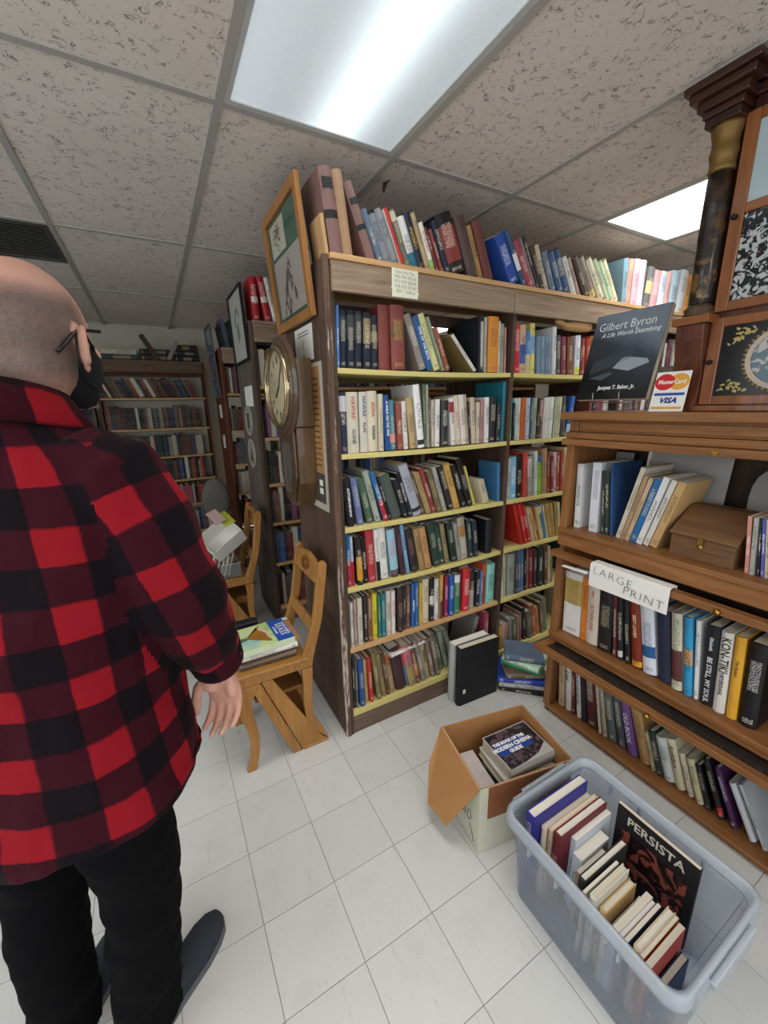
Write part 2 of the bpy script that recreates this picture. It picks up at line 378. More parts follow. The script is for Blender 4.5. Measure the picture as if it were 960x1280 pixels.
for x, y, kind, W, spread in TROFFERS:
    t_ = thing('ceiling_light', LAB.get((x, y), 'unseen added white troffer light in the ceiling behind the camera'), 'light', (x, y, CEIL), group='ceiling troffer lights')
    fm = MB()
    for s_ in (-1, 1): fm.box(s_*.285-.009, s_*.285+.009, -.6, .6, -.003, .02); fm.box(-.276, .276, s_*.591-.009, s_*.591+.009, -.003, .02)
    obj('frame', fm, m_ltframe, t_); fm = MB().box(-.295, .295, -.6, .6, .05, .06)
    obj('housing', fm, m_ltframe, t_)
    obj('diffuser', MB().box(-.276, .276, -.582, .582, .001, .006), m_diff(kind) if kind not in _mats else _mats[kind], t_)
    L = bpy.data.lights.new('troffer_lamp', 'AREA'); L.shape = 'RECTANGLE'; L.size = .54; L.size_y = 1.15; L.energy = W; L.color = (1, .975, .95); L.spread = math.radians(spread)
    lo = bpy.data.objects.new('lamp', L); C.objects.link(lo); lo.parent = t_; lo.location = (0, 0, -.006)

# ------------------------------------------------------------------ double-sided bookcases
LEV = [.125, .454, .75, 1.022, 1.33, 1.655]
def bookcase(label, y, d, x0, x1, ups, side, post, header, yellow=True, bays=None, headers=None):
    o = thing('bookcase', label, 'bookcase', (x0, y, 0), group='long wooden bookcases in parallel rows')
    L = Vector((x0, y, 0))
    def P(n, mb, mat, bev=.002, lab=None): return obj(n, mb.xf(Matrix.Translation(-L)), mat, o, bev=bev, label=lab)
    P('side_panel', MB().box(x0, x0+.02, y+.012, y+d, 0, 2.025), M_side if side is M_peel else side, lab=None)
    P('corner_post', MB().prism([(x0-.003, y-.002), (x0+.019, y-.006), (x0+.022, y+.011), (x0-.004, y+.012)], 'z', 0, 2.03), side if side is M_peel else post, lab='corner post with flaking white paint' if side is M_peel else None)
    P('upright', MB().box(x0+.021, x0+.036, y, y+d, 0, 1.93), post)
    xs = [x0+.036]+ups+[x1]
    for k, u in enumerate(ups): P('upright', MB().box(u-.011, u+.011, y+.004, y+d, 0, 1.93), post)
    P('side_panel', MB().box(x1, x1+.02, y, y+d, 0, 2.025), post)
    for k in range(len(xs)-1):
        a = xs[k]+(.011 if k else 0); b = xs[k+1]-(.011 if k < len(ups) else 0)
        for i, z in enumerate(LEV):
            m = M_yellow if yellow and not (k == 0 and i == 1) else M_tan
            sag = .006 if k == 0 and i in (2, 4, 5) else .002
            n = 6; up = [(a+(b-a)*q/n, z-sag*math.sin(PI*q/n)) for q in range(n+1)]
            P('shelf', MB().prism(up+[(x, zz-(.03 if i == 0 else .02)) for x, zz in up[::-1]], 'y', y+.002, y+d-.02), m, .0015)
        P('kick_board', MB().box(a, b, y+.004, y+.024, 0, LEV[0]-.031), M_kick)
        P('cleat', MB().box(a, b, y+d*.5-.01, y+d*.5+.01, 1.88, 1.93), post)
    for a, b in headers or [(x0+.024, x1)]:
        P('header_board', MB().box(a, b, y-.02, y+.003, 1.912, 1.992), header)
    P('header_strip', MB().box(x0+.024, x1, y-.014, y+.003, 1.993, 2.012), header)
    P('top_board', MB().box(x0+.02, x1, y-.02, y+d, 2.013, 2.032), M_tan if yellow else header)
    return o
YA = 1.476
bookcase('nearest long bookcase with yellow shelf edges and a wall clock on its end', YA, .5, .595, 3.12, [1.539, 2.42], M_peel, M_oldz, M_old, headers=[(.619, 1.505), (1.508, 2.45), (2.453, 3.12)])
bookcase('second bookcase with a broad grey weathered end board behind two chairs', 2.70, .5, .585, 3.1, [1.6, 2.5], M_greyz, M_oldz, M_old, False)
bookcase('third bookcase with a red-brown end board behind the grey one', 3.92, .5, .575, 3.1, [1.6, 2.5], M_redz, M_redz, M_old, False)
bookcase('bookcase along the back wall beyond the person in plaid', 5.14, .26, -1.6, .56, [-.45], M_redz, M_redz, M_kick, False)
# ------------------------------------------------------------------ shelved books: look|cover colour|start mm|thickness mm|height mm|lean deg|print
BK = {
'T1': '''thin tan|b89468|612|15|124|-6.8|plain
thick mauve leather|7d5f58|631|49|262|-7.4|lab=.42,.52,20201e lab2=.76,.88,20201e
tan cloth|a07f62|681|37|263|-7.3|plain
mauve leather|80625c|780|36|249|-21.4|lab=.4,.47,25302a lab2=.72,.8,25302a
slate blue|5f6f86|824|25|176|-22.9
grey|7f868c|854|32|179|-23.6|split=.93,1,1c1c1c
pale grey|8e9196|893|30|192|-24.4
white and red|e6e2da|927|15|198|-23.1|split=0,1.2,c93b2e half
olive grey|6d6a5f|944|26|195|-22.2|split=.8,.97,c8c0a8
white and teal|e4e4de|973|35|178|-21.7|split=0,.3,2e7486
navy|22283c|1012|29|199|-21.8|ink=d8b040
pale tan|b8a177|1045|21|204|-22.1
white and green|e2ded2|1068|22|175|-22|split=0,.25,8cc070 ink=c03030
maroon|7c3a3e|1096|17|167|-23.2
red brown|8a4242|1118|17|163|-23.9
dark navy|23283a|1138|28|193|-23.7
thick black pictorial|1f1c1e|1169|85|221|-22.9|split=.2,.8,8e4038 ink=e8d0c0
brown leather|53403a|1266|55|232|-22.8|plain
ochre|a37c4c|1329|27|212|-22.9
maroon leather|6b3a34|1361|49|231|-22.8|plain''',
'T2': '''bright blue|2c4ea0|1513|59|212|-32|ink=e0e0f0 p
blue and black|2f4c6c|1584|27|243|-31.8|split=.3,.6,d8dde4
crimson|a03848|1622|36|209|-33.1
dusty mauve|94787a|1664|16|226|-31.2
black|22222e|1683|22|233|-30.4
dark brown|4c3c34|1709|30|193|-28.2
cream|cabfa8|1744|32|205|-27
slate blue|6a7888|1782|34|181|-27.5
steel blue|3e5e82|1829|38|185|-29.7
deep blue|24466e|1879|55|203|-31.1
white|dcdcd8|1947|32|188|-32.1
pinkish brown|b39c8c|1988|28|190|-32.9
dark brown|50443e|2036|34|203|-36.1
taupe|8c8070|2087|45|209|-37.9|split=0,.18,c8b878
cream|d8d0b8|2153|43|216|-39.5
pale green|bccaa8|2208|30|221|-38.3
mint green|b4d0b0|2250|34|215|-38.8
olive and cream|8a7a58|2294|45|231|-38.6|split=.0,.98,d8d0a8 half
big light blue|7fa4b4|2355|40|225|-5.3
peach|d8a48c|2398|41|233|0
pink and white|dcb4bc|2442|56|238|0|ink=a04878
white and pink|e2d8dc|2501|53|240|0|ink=c05878
grey with cream label|6a6c6a|2556|64|213|6.7|split=.35,.65,d0bc80
rose|dca0a4|2628|68|205|5.9|ink=f0e0e0
white and blue|dde2ea|2713|73|212|1.3|ink=3a5ab0
pink|e0a498|2786|37|216|1.3
pale blue|b4ccd8|2828|79|230|0
greyish white|ccd0d0|2908|81|241|4.4|ink=606060
orange|d09048|3001|61|229|1.6''',
'S1': '''narrow light blue|5c86c4|635|13|218|1.8|ink=dfe6f0
navy with ruled top|1c2433|650|29|203|2|split=.55,.9,39414a
navy with patterned top|1d2532|681|31|205|2.1|split=.5,.92,454a4c
navy with grey lettering|1b2331|715|32|206|2.1|split=.5,.95,3c4348
navy with gilt lettering|202734|749|32|202|1.5|split=.45,.9,857858
navy with gilt label|1c2230|788|32|198|0|split=.5,.7,8a7c60
russet|7f4038|821|50|237|0|plain
thick russet with gilt label|83443c|877|64|240|-1.4|split=.5,.72,6a4a2a ink=c0a060
grey patterned|8b857c|1019|35|225|-21.2|ink=e0dcd4
blue with white letters|2a5a94|1057|31|219|-21.3|ink=f0f0f0
pale yellow|d6d29a|1095|34|234|-22.3|ink=70803c
sage green|8f9a84|1134|14|227|-22.7
rust|9a5440|1152|24|183|-23.3
olive pamphlet slumped|8b7a4e|1311|18|199|-43.1|split=0,1,d8d4cc half
big black|23262e|1337|11|232|-1.9|plain
black and white|2e3034|1351|21|241|-1.4|split=.1,.9,c0c0bc
pale grey|a8a49c|1374|16|235|-1.6
thick orange|d08a36|1394|64|240|-1.5|ink=8a4a20
narrow cream|cfc8b0|1459|13|225|-1.6
grey green|8c948a|1474|24|215|-2
pink|c98c80|1501|10|202|-2.6''',
'R1': '''bright red|c02a30|1565|41|222|-3.4|ink=f0d0d0
beige blue and black|c0a484|1606|39|220|-3.2|split=.2,.6,3c5aa0 ink=202020
blue and cream|3a78b8|1647|32|195|-3.6|split=0,.45,c8b890
yellow and blue|d8cc70|1685|32|232|-4.1|split=.4,.75,88b0d0
slate blue|7890a4|1727|22|176|-4.3
grey blue|8098ac|1752|22|177|-4.5
dusty blue|748ca0|1777|27|179|-5
pale slate|8aa0b2|1808|27|181|-5.3
white and black|e0e0e0|1839|25|226|-4.9|ink=101010
charcoal|54585a|1875|39|190|-6.2
plum|8a4856|1922|34|186|-7.4
chestnut|80503c|1961|41|186|-6.7
white with yellow foot|dce4e8|2012|41|196|-4.1|split=0,.2,e0d860
dark plum|5a2434|2060|12|186|-6.1
brick red|a04a44|2076|38|186|-7
tomato red|b84a3a|2114|26|189|-6.6
amber|b87838|2142|28|201|-6.9''',
'S2': '''navy|262c44|634|34|235|0|split=.7,.95,c8ccd8
thick cream with red title|cfc8b4|670|50|238|0|ink=b85848
cream with blue title|cdc8ba|726|36|238|0|ink=405880
cream with orange title|d2c8b2|764|44|242|0|ink=b86048
thin cream|c8bfa8|810|22|230|0|ink=706858
cobalt blue|24508c|841|26|226|-2|ink=e8ecf4
teal and pink|4e8494|870|28|205|-2.6|split=.15,.33,d89888
brick red|904a40|901|28|191|-2.7
white and black|d8d4cc|932|23|200|-3.6|ink=202020
tan and black|b49c70|965|33|214|-6.1|ink=28241c
tall white|e6e6e4|1005|34|268|-6.4|split=.05,.13,181818 ink=505868
tall green|5c6e54|1041|11|270|-2.8
tall grey|9a988a|1053|14|268|-2.1
brown|6e5a4c|1069|13|216|-1.7
ivory|d0c8b4|1085|15|202|-1.4
white|dcd8d0|1101|26|207|0|ink=282828
black and white|2c2c2c|1130|39|202|0|ink=d8d8d0
white with red patch|d8d4cc|1190|28|212|-5.6|split=.7,.92,a83040 ink=282828
cream and red|d4c8b4|1225|28|221|-6.9|ink=b03838
white with dark letters|d6cec4|1254|31|225|-7.1|ink=8a2828
beige|b4a68e|1285|20|227|-7
black patterned|3a3632|1306|10|197|-6.9|ink=d0c8b8
pale beige|c0b49c|1316|27|213|-5.7
cream patterned|c8bca8|1344|22|191|-2.3|ink=504030
dusty pink|a8807c|1367|22|200|-1.7
white|dcd8d4|1391|29|213|-1.9|ink=404040
black|24262a|1422|45|215|0
short black|282a2c|1470|22|184|0
big teal|1f7080|1504|23|285|0|plain''',
'R2': '''tall green leafy|6f8f74|1563|18|284|-2.3|ink=d0e0d0
dark green|24382e|1582|10|185|-2.4
ice blue|a8ccd8|1593|24|206|-1.9|ink=607880
cream speckled|d4c4b4|1617|20|209|-1.9|ink=a05850
burnt orange|b8602c|1637|34|210|-1.6
cream and sky blue|b4c8d8|1676|28|209|-1.6
slate|4c5868|1707|14|207|-1.6|ink=c0c8d0
sage|98a890|1725|29|207|-1.6
black|282626|1755|18|202|0
brown and pink|6c5450|1776|21|207|0|split=.55,.95,c89090
white|e2dcda|1804|32|208|0|ink=b08088
thick white|d8dcd6|1840|44|212|0|ink=8a9890
beige green|b4b69c|1886|30|212|0
yellowish cream|d8d0a8|1920|20|213|0
charcoal|585452|1958|34|216|-4.8
tall blue pictorial|3c6cb4|1992|31|214|7.4|split=0,.3,b0d0e8''',
'S3': '''black with white title|1f1e22|655|32|207|-3.9|ink=e8e8e8
lavender blue|6c78a4|702|29|206|-7.6
moss green|4a6450|747|30|201|-11.7
pale sage|a0aa9c|787|28|234|-14
blue white and red|2e6aa0|828|24|229|-17|split=0,.45,b02c3c ink=f0f0f0
black|201e20|853|14|207|-16.8|ink=d8d8d8
dark sage|4c5850|873|50|207|-18|plain
black cloth|20222a|926|25|186|-17.2
black with white script|181a22|954|21|213|-17.9|ink=d8dce4
tall pale lilac|a0a2b0|980|45|247|-18.7|split=.08,.15,28282c
olive brown|5c5344|1031|19|215|-19.6
tan patterned|a48c60|1054|29|205|-20.2|ink=5c4a30
brick red|8c3c3c|1086|25|225|-19.5
olive|6c5e42|1114|30|208|-18.6|ink=b0a070
light grey|a4a49c|1149|24|223|-18.3
black|2a2626|1183|33|223|-18.4
gold|c09a50|1220|37|230|-18.7
jet black|1c1a1a|1268|30|222|-19.1|ink=c8c8c0
tall black|181616|1304|34|250|-18.8|ink=a8a8a0
yellow|d0c068|1345|14|211|-19.6
cream open-topped|d0c8b0|1407|38|124|-19.4|split=0,1,b8b098 half
big blue|3a6f9c|1502|21|201|-3.2|plain''',
'R3': '''pale grey|a8b0b0|1561|32|216|-2.4
sky blue|7eb0d0|1596|44|221|-3.1|ink=f0f0f0
black|1c1a1c|1641|43|225|-3.1
vermilion|c8483a|1689|28|240|-4.2
white and grey|a8a8a0|1724|32|215|-5.7|split=.5,.95,e0dcd0
grey|9aa09c|1758|16|222|-5.7
tall white|e4e4e4|1775|23|241|-5.2|ink=484858
lime green with blue top|8cc43c|1800|26|214|-5.6|split=.85,1,2070b8
tan|b08c68|1833|40|250|-5.6
red brown|8c4432|1876|20|218|-5.1
dark red|7c2c28|1898|26|204|-5.6
pale pink|d4b8c0|1926|26|224|-5.1
rust|9c4430|1954|34|223|-5.5
brick red|a8503c|1989|23|226|-5
cream|dcd0a8|2015|24|244|-3.5''',
'S4': '''blue and red stripe|2868a4|642|18|240|0|split=0,.5,b82c38 ink=f0f0f0
white blue and red|d8dce4|665|13|227|-1.3|split=0,.5,b82c38 ink=4070b0
black and yellow|28221c|688|29|219|-1.8|split=.1,.6,d09828
black|1e1c22|720|22|212|-2.6
scarlet|b03440|745|38|249|-3.3
white with black foot|e0e0dc|785|20|247|-3.5|split=0,.38,181818 ink=606060
white with typed title|dcdcd4|808|38|255|-3.7|ink=383838
pale blue|94bccc|859|41|229|-5.8|split=0,.14,484848 ink=c06878
dark maroon|402830|908|28|243|-7.5|ink=884858
powder blue|7ca8c8|941|20|243|-8.7
black patterned|2a2428|968|39|216|-10.4|ink=8c6c68
tan|a08458|1017|31|212|-11.2
tan and orange|b8895a|1051|35|212|-11.4
dark green patterned|2c3a30|1098|42|216|-11.4|ink=a8b0a0
bottle green|24483e|1143|26|209|-11.1
khaki|8a7c58|1173|25|209|-11.4
black green|26302c|1209|35|209|-11.3|ink=b0c0b0
grey and white|8c8e88|1248|25|201|-10.9
cream pictorial|b4ac98|1278|43|222|-9.4|split=.55,.8,c08850
dark teal|22383c|1323|27|205|-7.7
midnight blue|202c3c|1354|29|194|-7.1
thick black|1c1e24|1430|48|182|0|plain''',
'R4': '''big red binder with white sticker|b82c24|1693|25|263|-18.8|plain
red|c43024|1723|23|274|-17.8
red with white letters|c42c2c|1752|34|239|-18.8|ink=f4e0e0
cream|d8c49c|1792|21|216|-19.3
straw|d8b878|1820|11|214|-20.6
rust|a85830|1832|22|211|-19.7
pale yellow|d8cc88|1856|23|207|-18.8
azure blue|5088c4|1884|25|216|-18.4|split=.75,.97,d8d8d0
ivory|d4c8a4|1913|13|214|-17.6
tan|b89c5c|1929|25|213|-16
golden tan|b89858|1957|30|209|-14.5
sand|b09454|1990|20|211|-11.7
pale cream|d8d0a8|2012|16|205|-10.7''',
'S5': '''thin white|d8d4cc|643|15|220|0
pinkish beige|b8a094|664|14|230|0
cream|cec8b4|681|24|233|0
black and white|38342e|713|18|231|0|ink=d8d4c8
brown striped|785040|733|22|230|0|ink=d8c8b0
yellow|d8c438|759|26|233|0|ink=303028
sea green|3c7c70|787|13|221|0
teal|2c7888|803|22|221|0
ivory|d0c8b8|832|24|227|0
white with pink title|d8d0cc|858|20|223|0|ink=c05060
dark brown pictorial|3c3028|889|31|228|0|ink=988468
deep purple|382c44|925|14|227|0
brown|70503c|944|22|230|0
blue white lettered|3a60a0|972|18|230|0|ink=f0f0f0
bright blue|2c6cb0|992|18|233|0
yellow ochre|c8a840|1014|18|228|0
cream|cfc4a8|1038|39|236|0|ink=706048
black with white device|1c1a1c|1081|28|229|0|split=.4,.6,d0d0cc
white|d4d0d4|1112|26|222|0
orange tan|c09850|1141|17|240|0|split=.0,.4,60423a
plum|8c2848|1168|23|229|0|ink=e8d0d8
royal blue|2c54a8|1197|28|222|0|ink=e8ecf4
emerald|308060|1232|37|218|0|split=.8,1,d8dcd8
thick red|c03038|1286|46|239|0|ink=f0d8d0
black|302c30|1336|34|215|0|split=0,.5,98948c
black lettered|24262c|1380|26|199|0|ink=e0e0e0
slate|6878a0|1409|18|199|0
tall orange|d05830|1430|19|234|0|split=0,.7,a83828
mint|88c8bc|1456|58|225|0''',
'R5': '''cream|d4d0b8|1563|21|269|-2.5
pale beige|bcb8a0|1587|10|258|-2.9
thick grey green|98a090|1617|57|254|-3.2
dark grey|3c4450|1678|17|272|-4
blue grey|5c6c84|1698|24|274|-4.4
slate blue|5878a0|1723|28|271|-4.7
black|201c1e|1756|18|263|-4.8
dusty brown|8c6c60|1776|11|265|-4.9
dark red|7c2830|1790|36|252|-5.2
brown|4c302c|1828|27|242|-5.2
dark green lettered|243430|1864|40|246|-5|ink=d8dcd4
chocolate|54402e|1913|28|242|-5.7
pale tan|c8b088|1946|22|242|-6
olive green|7c8860|1972|29|195|-6.1''',
'S6': '''thin black|202226|642|11|273|0
grey|5c5c5c|655|13|257|0
blue|2c508c|676|27|253|-1.5
yellow tan|c0a060|706|18|239|-1.9
red|b03430|728|23|242|-2.6
olive|7c7048|769|23|268|-6.5
khaki|8c7c54|798|26|247|-7.8
brown|5c4030|825|18|241|-7.7
tan with orange top|a88c68|847|29|220|-8.5|split=.75,1,a06038
thick dark plum|412c30|883|58|247|-10|plain
red and white|c84840|944|8|251|-10.4|split=0,.5,5080b0
pink and olive|98885c|955|41|242|-11|split=.55,1,c07078
brown and orange|6c4c38|997|27|243|-10.6|split=.2,.5,b87040
grey|807870|1030|27|234|-11.6
tan with dark title|a09070|1059|31|234|-11.6|ink=302c20
grey brown|78685a|1093|28|238|-11.7
taupe|6c6054|1124|28|255|-11.7''',
'R6': '''mustard|c09820|1566|31|141|-3.7
pinkish cream|c8a898|1601|24|153|-3.7|ink=a05858
dusty pink|b88c80|1627|20|152|-4
grey|888880|1659|26|173|-5.3
moss green|6c7860|1694|29|159|-4.4
tan|a0886c|1725|17|175|-5
dull rose|986464|1744|20|189|-5
black|2c2c30|1775|25|215|-7.7
grey mottled|68645c|1809|39|187|-10.3|ink=a8a8a0
terracotta|a85840|1851|37|214|-10.1
orange tan|b87848|1891|32|190|-11.1
brown|705c48|1925|23|216|-9.6
sage grey|787c6c|1955|34|236|-9.7|ink=404038''',
'B1': '''white with black title|d8dad8|-1098|26|282|-2.2|ink=282828 p
white with pale title|d4d6dc|-1026|37|295|-2.2|ink=485878 p
thin dark grey|34363a|-971|13|266|-5.7|p
dark green|343c34|-955|16|267|-6.3|p
wide dark blue|284a78|-935|11|297|-6.1|plain
cream speckled|ccc4b0|-911|18|306|12.2|ink=584838 p
light brown|a88a68|-889|15|270|12.7|p
pale tan|c0a888|-872|16|263|12.9|p
blue|2c68a0|-853|24|264|13.5|p
white|d8d8d4|-826|20|276|13.5|p
off-white|ccc8c0|-802|19|268|14.1|p
tan and orange|c09c68|-779|26|264|14.2|p''',
'B1b': '''thin pink|c88878|-486|11|184|-6.4|ink=f0e0d8 p
pale grey|a4a49c|-473|11|183|-5.3|p
black|24262c|-456|6|183|-7|ink=d8d8d8 p
violet blue|5858a0|-446|8|184|-7.7|ink=e8e8f0 p
cream|c8c0a4|-437|10|183|-7.8|ink=484838 p
light brown|a89070|-426|11|183|-8|p
grey|80848c|-414|12|183|-8.2|p''',
'B2': '''thick white pictorial|dad8d4|-1097|86|302|-2.4|split=.5,.9,b8a058 ink=704848 p
orange|d07828|-1006|22|321|-3.1|p
cream with red title|cdc0b0|-983|56|297|-3.1|ink=a04838
black|1f1e20|-922|60|275|-4.1|ink=b8a888
dark red|5c2424|-853|18|288|-6
black with white foot|242426|-830|22|275|-6.8|split=.05,.15,c8c8c4 ink=c8c0b0
thin black|1c1c1e|-798|21|280|-8.7
maroon with yellow foot|7c2e1e|-771|40|283|-9.7|split=.02,.1,d8a030 ink=e8c8a0
white with blue picture|d4d8e0|-727|50|276|-10.2|split=.25,.42,2c5c90 ink=506890
navy|262c40|-669|44|282|-9|plain
cream and brown|c8c4b0|-620|35|331|-8.2|split=.12,.52,5c3434 ink=48603c
sky blue|2f8fbc|-581|28|330|-7.7|split=.4,.6,c09068
slim white|d8dad8|-551|16|352|-6.8|ink=708088
black with silver title|1f2024|-531|39|317|-3.9|ink=d8d8d8
white with black capitals|d2cec6|-489|34|354|-3.6|ink=181818
yellow|d8a030|-451|29|303|-3.6|ink=705020
thick black in plastic|1c1a1c|-416|46|316|-2.9|ink=d0d0d0''',
'B3': '''cream and red|c0a888|-1085|29|298|-5.0|split=.75,1,b85a48 p
white with black script|cfcac0|-1050|33|274|-6.0|ink=202020
dark red|5a2226|-1012|19|262|-7.0
white and black lettered|d8d4cc|-987|24|262|-8.0
navy lettered|22222e|-957|24|298|-9.0|title
maroon|4c2020|-927|48|286|-10.0
cream|bcb4a0|-872|14|298|-11.0
cream speckled|a89c88|-852|20|286|-12.0|ink=403830
grey green|56605e|-826|37|286|-13.0
slate grey|4c545a|-783|33|286|-14.0
purple with silver title|6c4c84|-738|38|262|-16.0|title
tan wooden|b08a58|-688|42|286|-18.0
cream slim|b4aa88|-644|19|158|-18.0
dark green|26302a|-621|26|177|-19.0
white pictorial|d0d4d4|-593|39|174|-19.0|ink=406040
cream and green with script title|cfc8a8|-551|33|196|-19.0|title
ivory|cec6b0|-511|22|165|-20.0
pale straw|c8c09c|-481|26|167|-20.0|ink=484030
jet black|1a1818|-450|19|161|-21.0|ink=b0a898
black with red foot|201c1c|-411|20|209|-22.0|split=.06,.2,b03028 ink=c0b8a8
dark purple|4a2450|-373|19|205|-23.0|ink=d8c8d8
thick white|c4c8cc|-322|20|187|-27.0|plain
white slim|b8bcc0|-283|10|206|-28.0''',}
# shelf key: phrase, group, shelf height, axis, plane of the spines, flush depth limit
SHELF = {'T1': ('top of nearest bookcase', 2.033, 'y', 1.485, .30), 'T2': ('top of nearest bookcase', 2.033, 'y', 1.485, .30)}
for k, ph in enumerate(['bottom', 'fifth', 'fourth', 'third', 'second', 'top']):
    SHELF['S%d' % (6-k)] = ("left bay's %s shelf" % ph, LEV[k]+.0005, 'y', 1.488, .235)
    SHELF['R%d' % (6-k)] = ("right bay's %s shelf" % ph, LEV[k]+.0005, 'y', 1.488, .235)
SHELF.update({'B1': ("oak case's upper shelf", .9735, 'x', 1.575, .20), 'B1b': ("oak case's upper shelf, right end", .9735, 'x', 1.575, .2),
              'B2': ("oak case's middle shelf", .4605, 'x', 1.568, .2), 'B3': ("oak case's bottom shelf", .0455, 'x', 1.58, .2)})
TITLES = {  # lettering that can be read on the spines: text, colour, size mm, vertical?, height share
    ('B2', 'white with black capitals'): [('KON-TIKI', '181818', 36, 1, .72, .0), ('HEYERDAHL', '303030', 15, 1, .36, 0)],
    ('B2', 'black with silver title'): [('BE STILL, MY SOUL', 'd8d8d8', 21, 1, .33, 0), ('Elizabeth', 'd0d0d0', 14, 1, .78, 0)],
    ('B2', 'cream with red title'): [('SUTHERLAND', 'a04838', 21, 1, .42, 0), ('AND', 'a04838', 15, 1, .8, 0)],
    ('B2', 'maroon with yellow foot'): [('BEST LOVED', 'e8d0a0', 17, 1, .62, 0)],
    ('B2', 'yellow'): [('The Eastern', '705020', 12, 1, .62, 0)],
    ('B3', 'purple with silver title'): [('OLD BOOK', 'dcd4e8', 26, 1, .46, .1)],
    ('B3', 'white and black lettered'): [('THE RESTLESS CENTURY', '1c1c1c', 17, 1, .56, .0)],
    ('B3', 'cream and green with script title'): [('Audubon', '403830', 24, 1, .66, .35)],
    ('B3', 'white with black script'): [('Lost', '202020', 30, 1, .68, .3)],
    ('S2', 'thick cream with red title'): [('HAWAII', 'b85848', 24, 1, .75, 0), ('GONE', '38404a', 21, 1, .28, 0)],
    ('S2', 'cream with blue title'): [('HAWAII', '405880', 22, 1, .77, 0), ('ALAS', '404850', 18, 1, .42, 0)],
    ('S2', 'cream with orange title'): [('EDNA', 'b86048', 22, 1, .7, 0), ('FERBER', '384048', 18, 1, .32, 0)],
    ('S2', 'cobalt blue'): [('A WALK ON THE TIDE', 'e8ecf4', 14, 1, .58, 0)],
    ('S1', 'blue with white letters'): [('ONE OF THE BOYS', 'f0f0f0', 17, 1, .5, 0)],
    ('S5', 'blue white lettered'): [('ALMANAC', 'f0f0f0', 13, 1, .5, 0)],
    ('S6', 'tan with dark title'): [('EVASION', '302c20', 19, 1, .6, 0)],
    ('S3', 'black with white title'): [('AUTOBIOGRAPHY', 'e8e8e8', 15, 1, .5, 0)],
}
_ink = {}
def inkmat(h):
    if h not in _ink: _ink[h] = plain('print_'+h, h, .6)
    return _ink[h]
used = set()
def short(d):
    return ' '.join(d.split(' with ')[0].split()[:2])
ORD = 'first second third fourth fifth sixth seventh eighth ninth tenth eleventh twelfth thirteenth fourteenth fifteenth sixteenth seventeenth eighteenth nineteenth twentieth'.split()
def mklabel(i, D, ph):
    d = D[i]; n = len(D)
    ph = ph if ph.startswith('top of') else ph
    c = []
    if D.count(d) == 1 and sum(short(x) == short(d) for x in D) == 1: c.append('%s book standing on %s' % (d, ph))
    if i == 0: c.append('%s book at left end of %s' % (d, ph))
    elif i == n-1: c.append('%s book at right end of %s' % (d, ph))
    else:
        c += ['%s book between %s and %s, %s' % (d, short(D[i-1]), short(D[i+1]), ph), '%s book right of %s one, %s' % (d, short(D[i-1]), ph),
              '%s book, %s from left, %s' % (d, ORD[min(i, 19)], ph), '%s book between %s and %s, %s' % (short(d), short(D[i-1]), short(D[i+1]), ph)]
    for x in c:
        if x not in used and 4 <= len(x.split()) <= 16: used.add(x); return x
    x = '%s book on %s beside %s one' % (short(d), ph, short(D[i-1])); used.add(x); return x
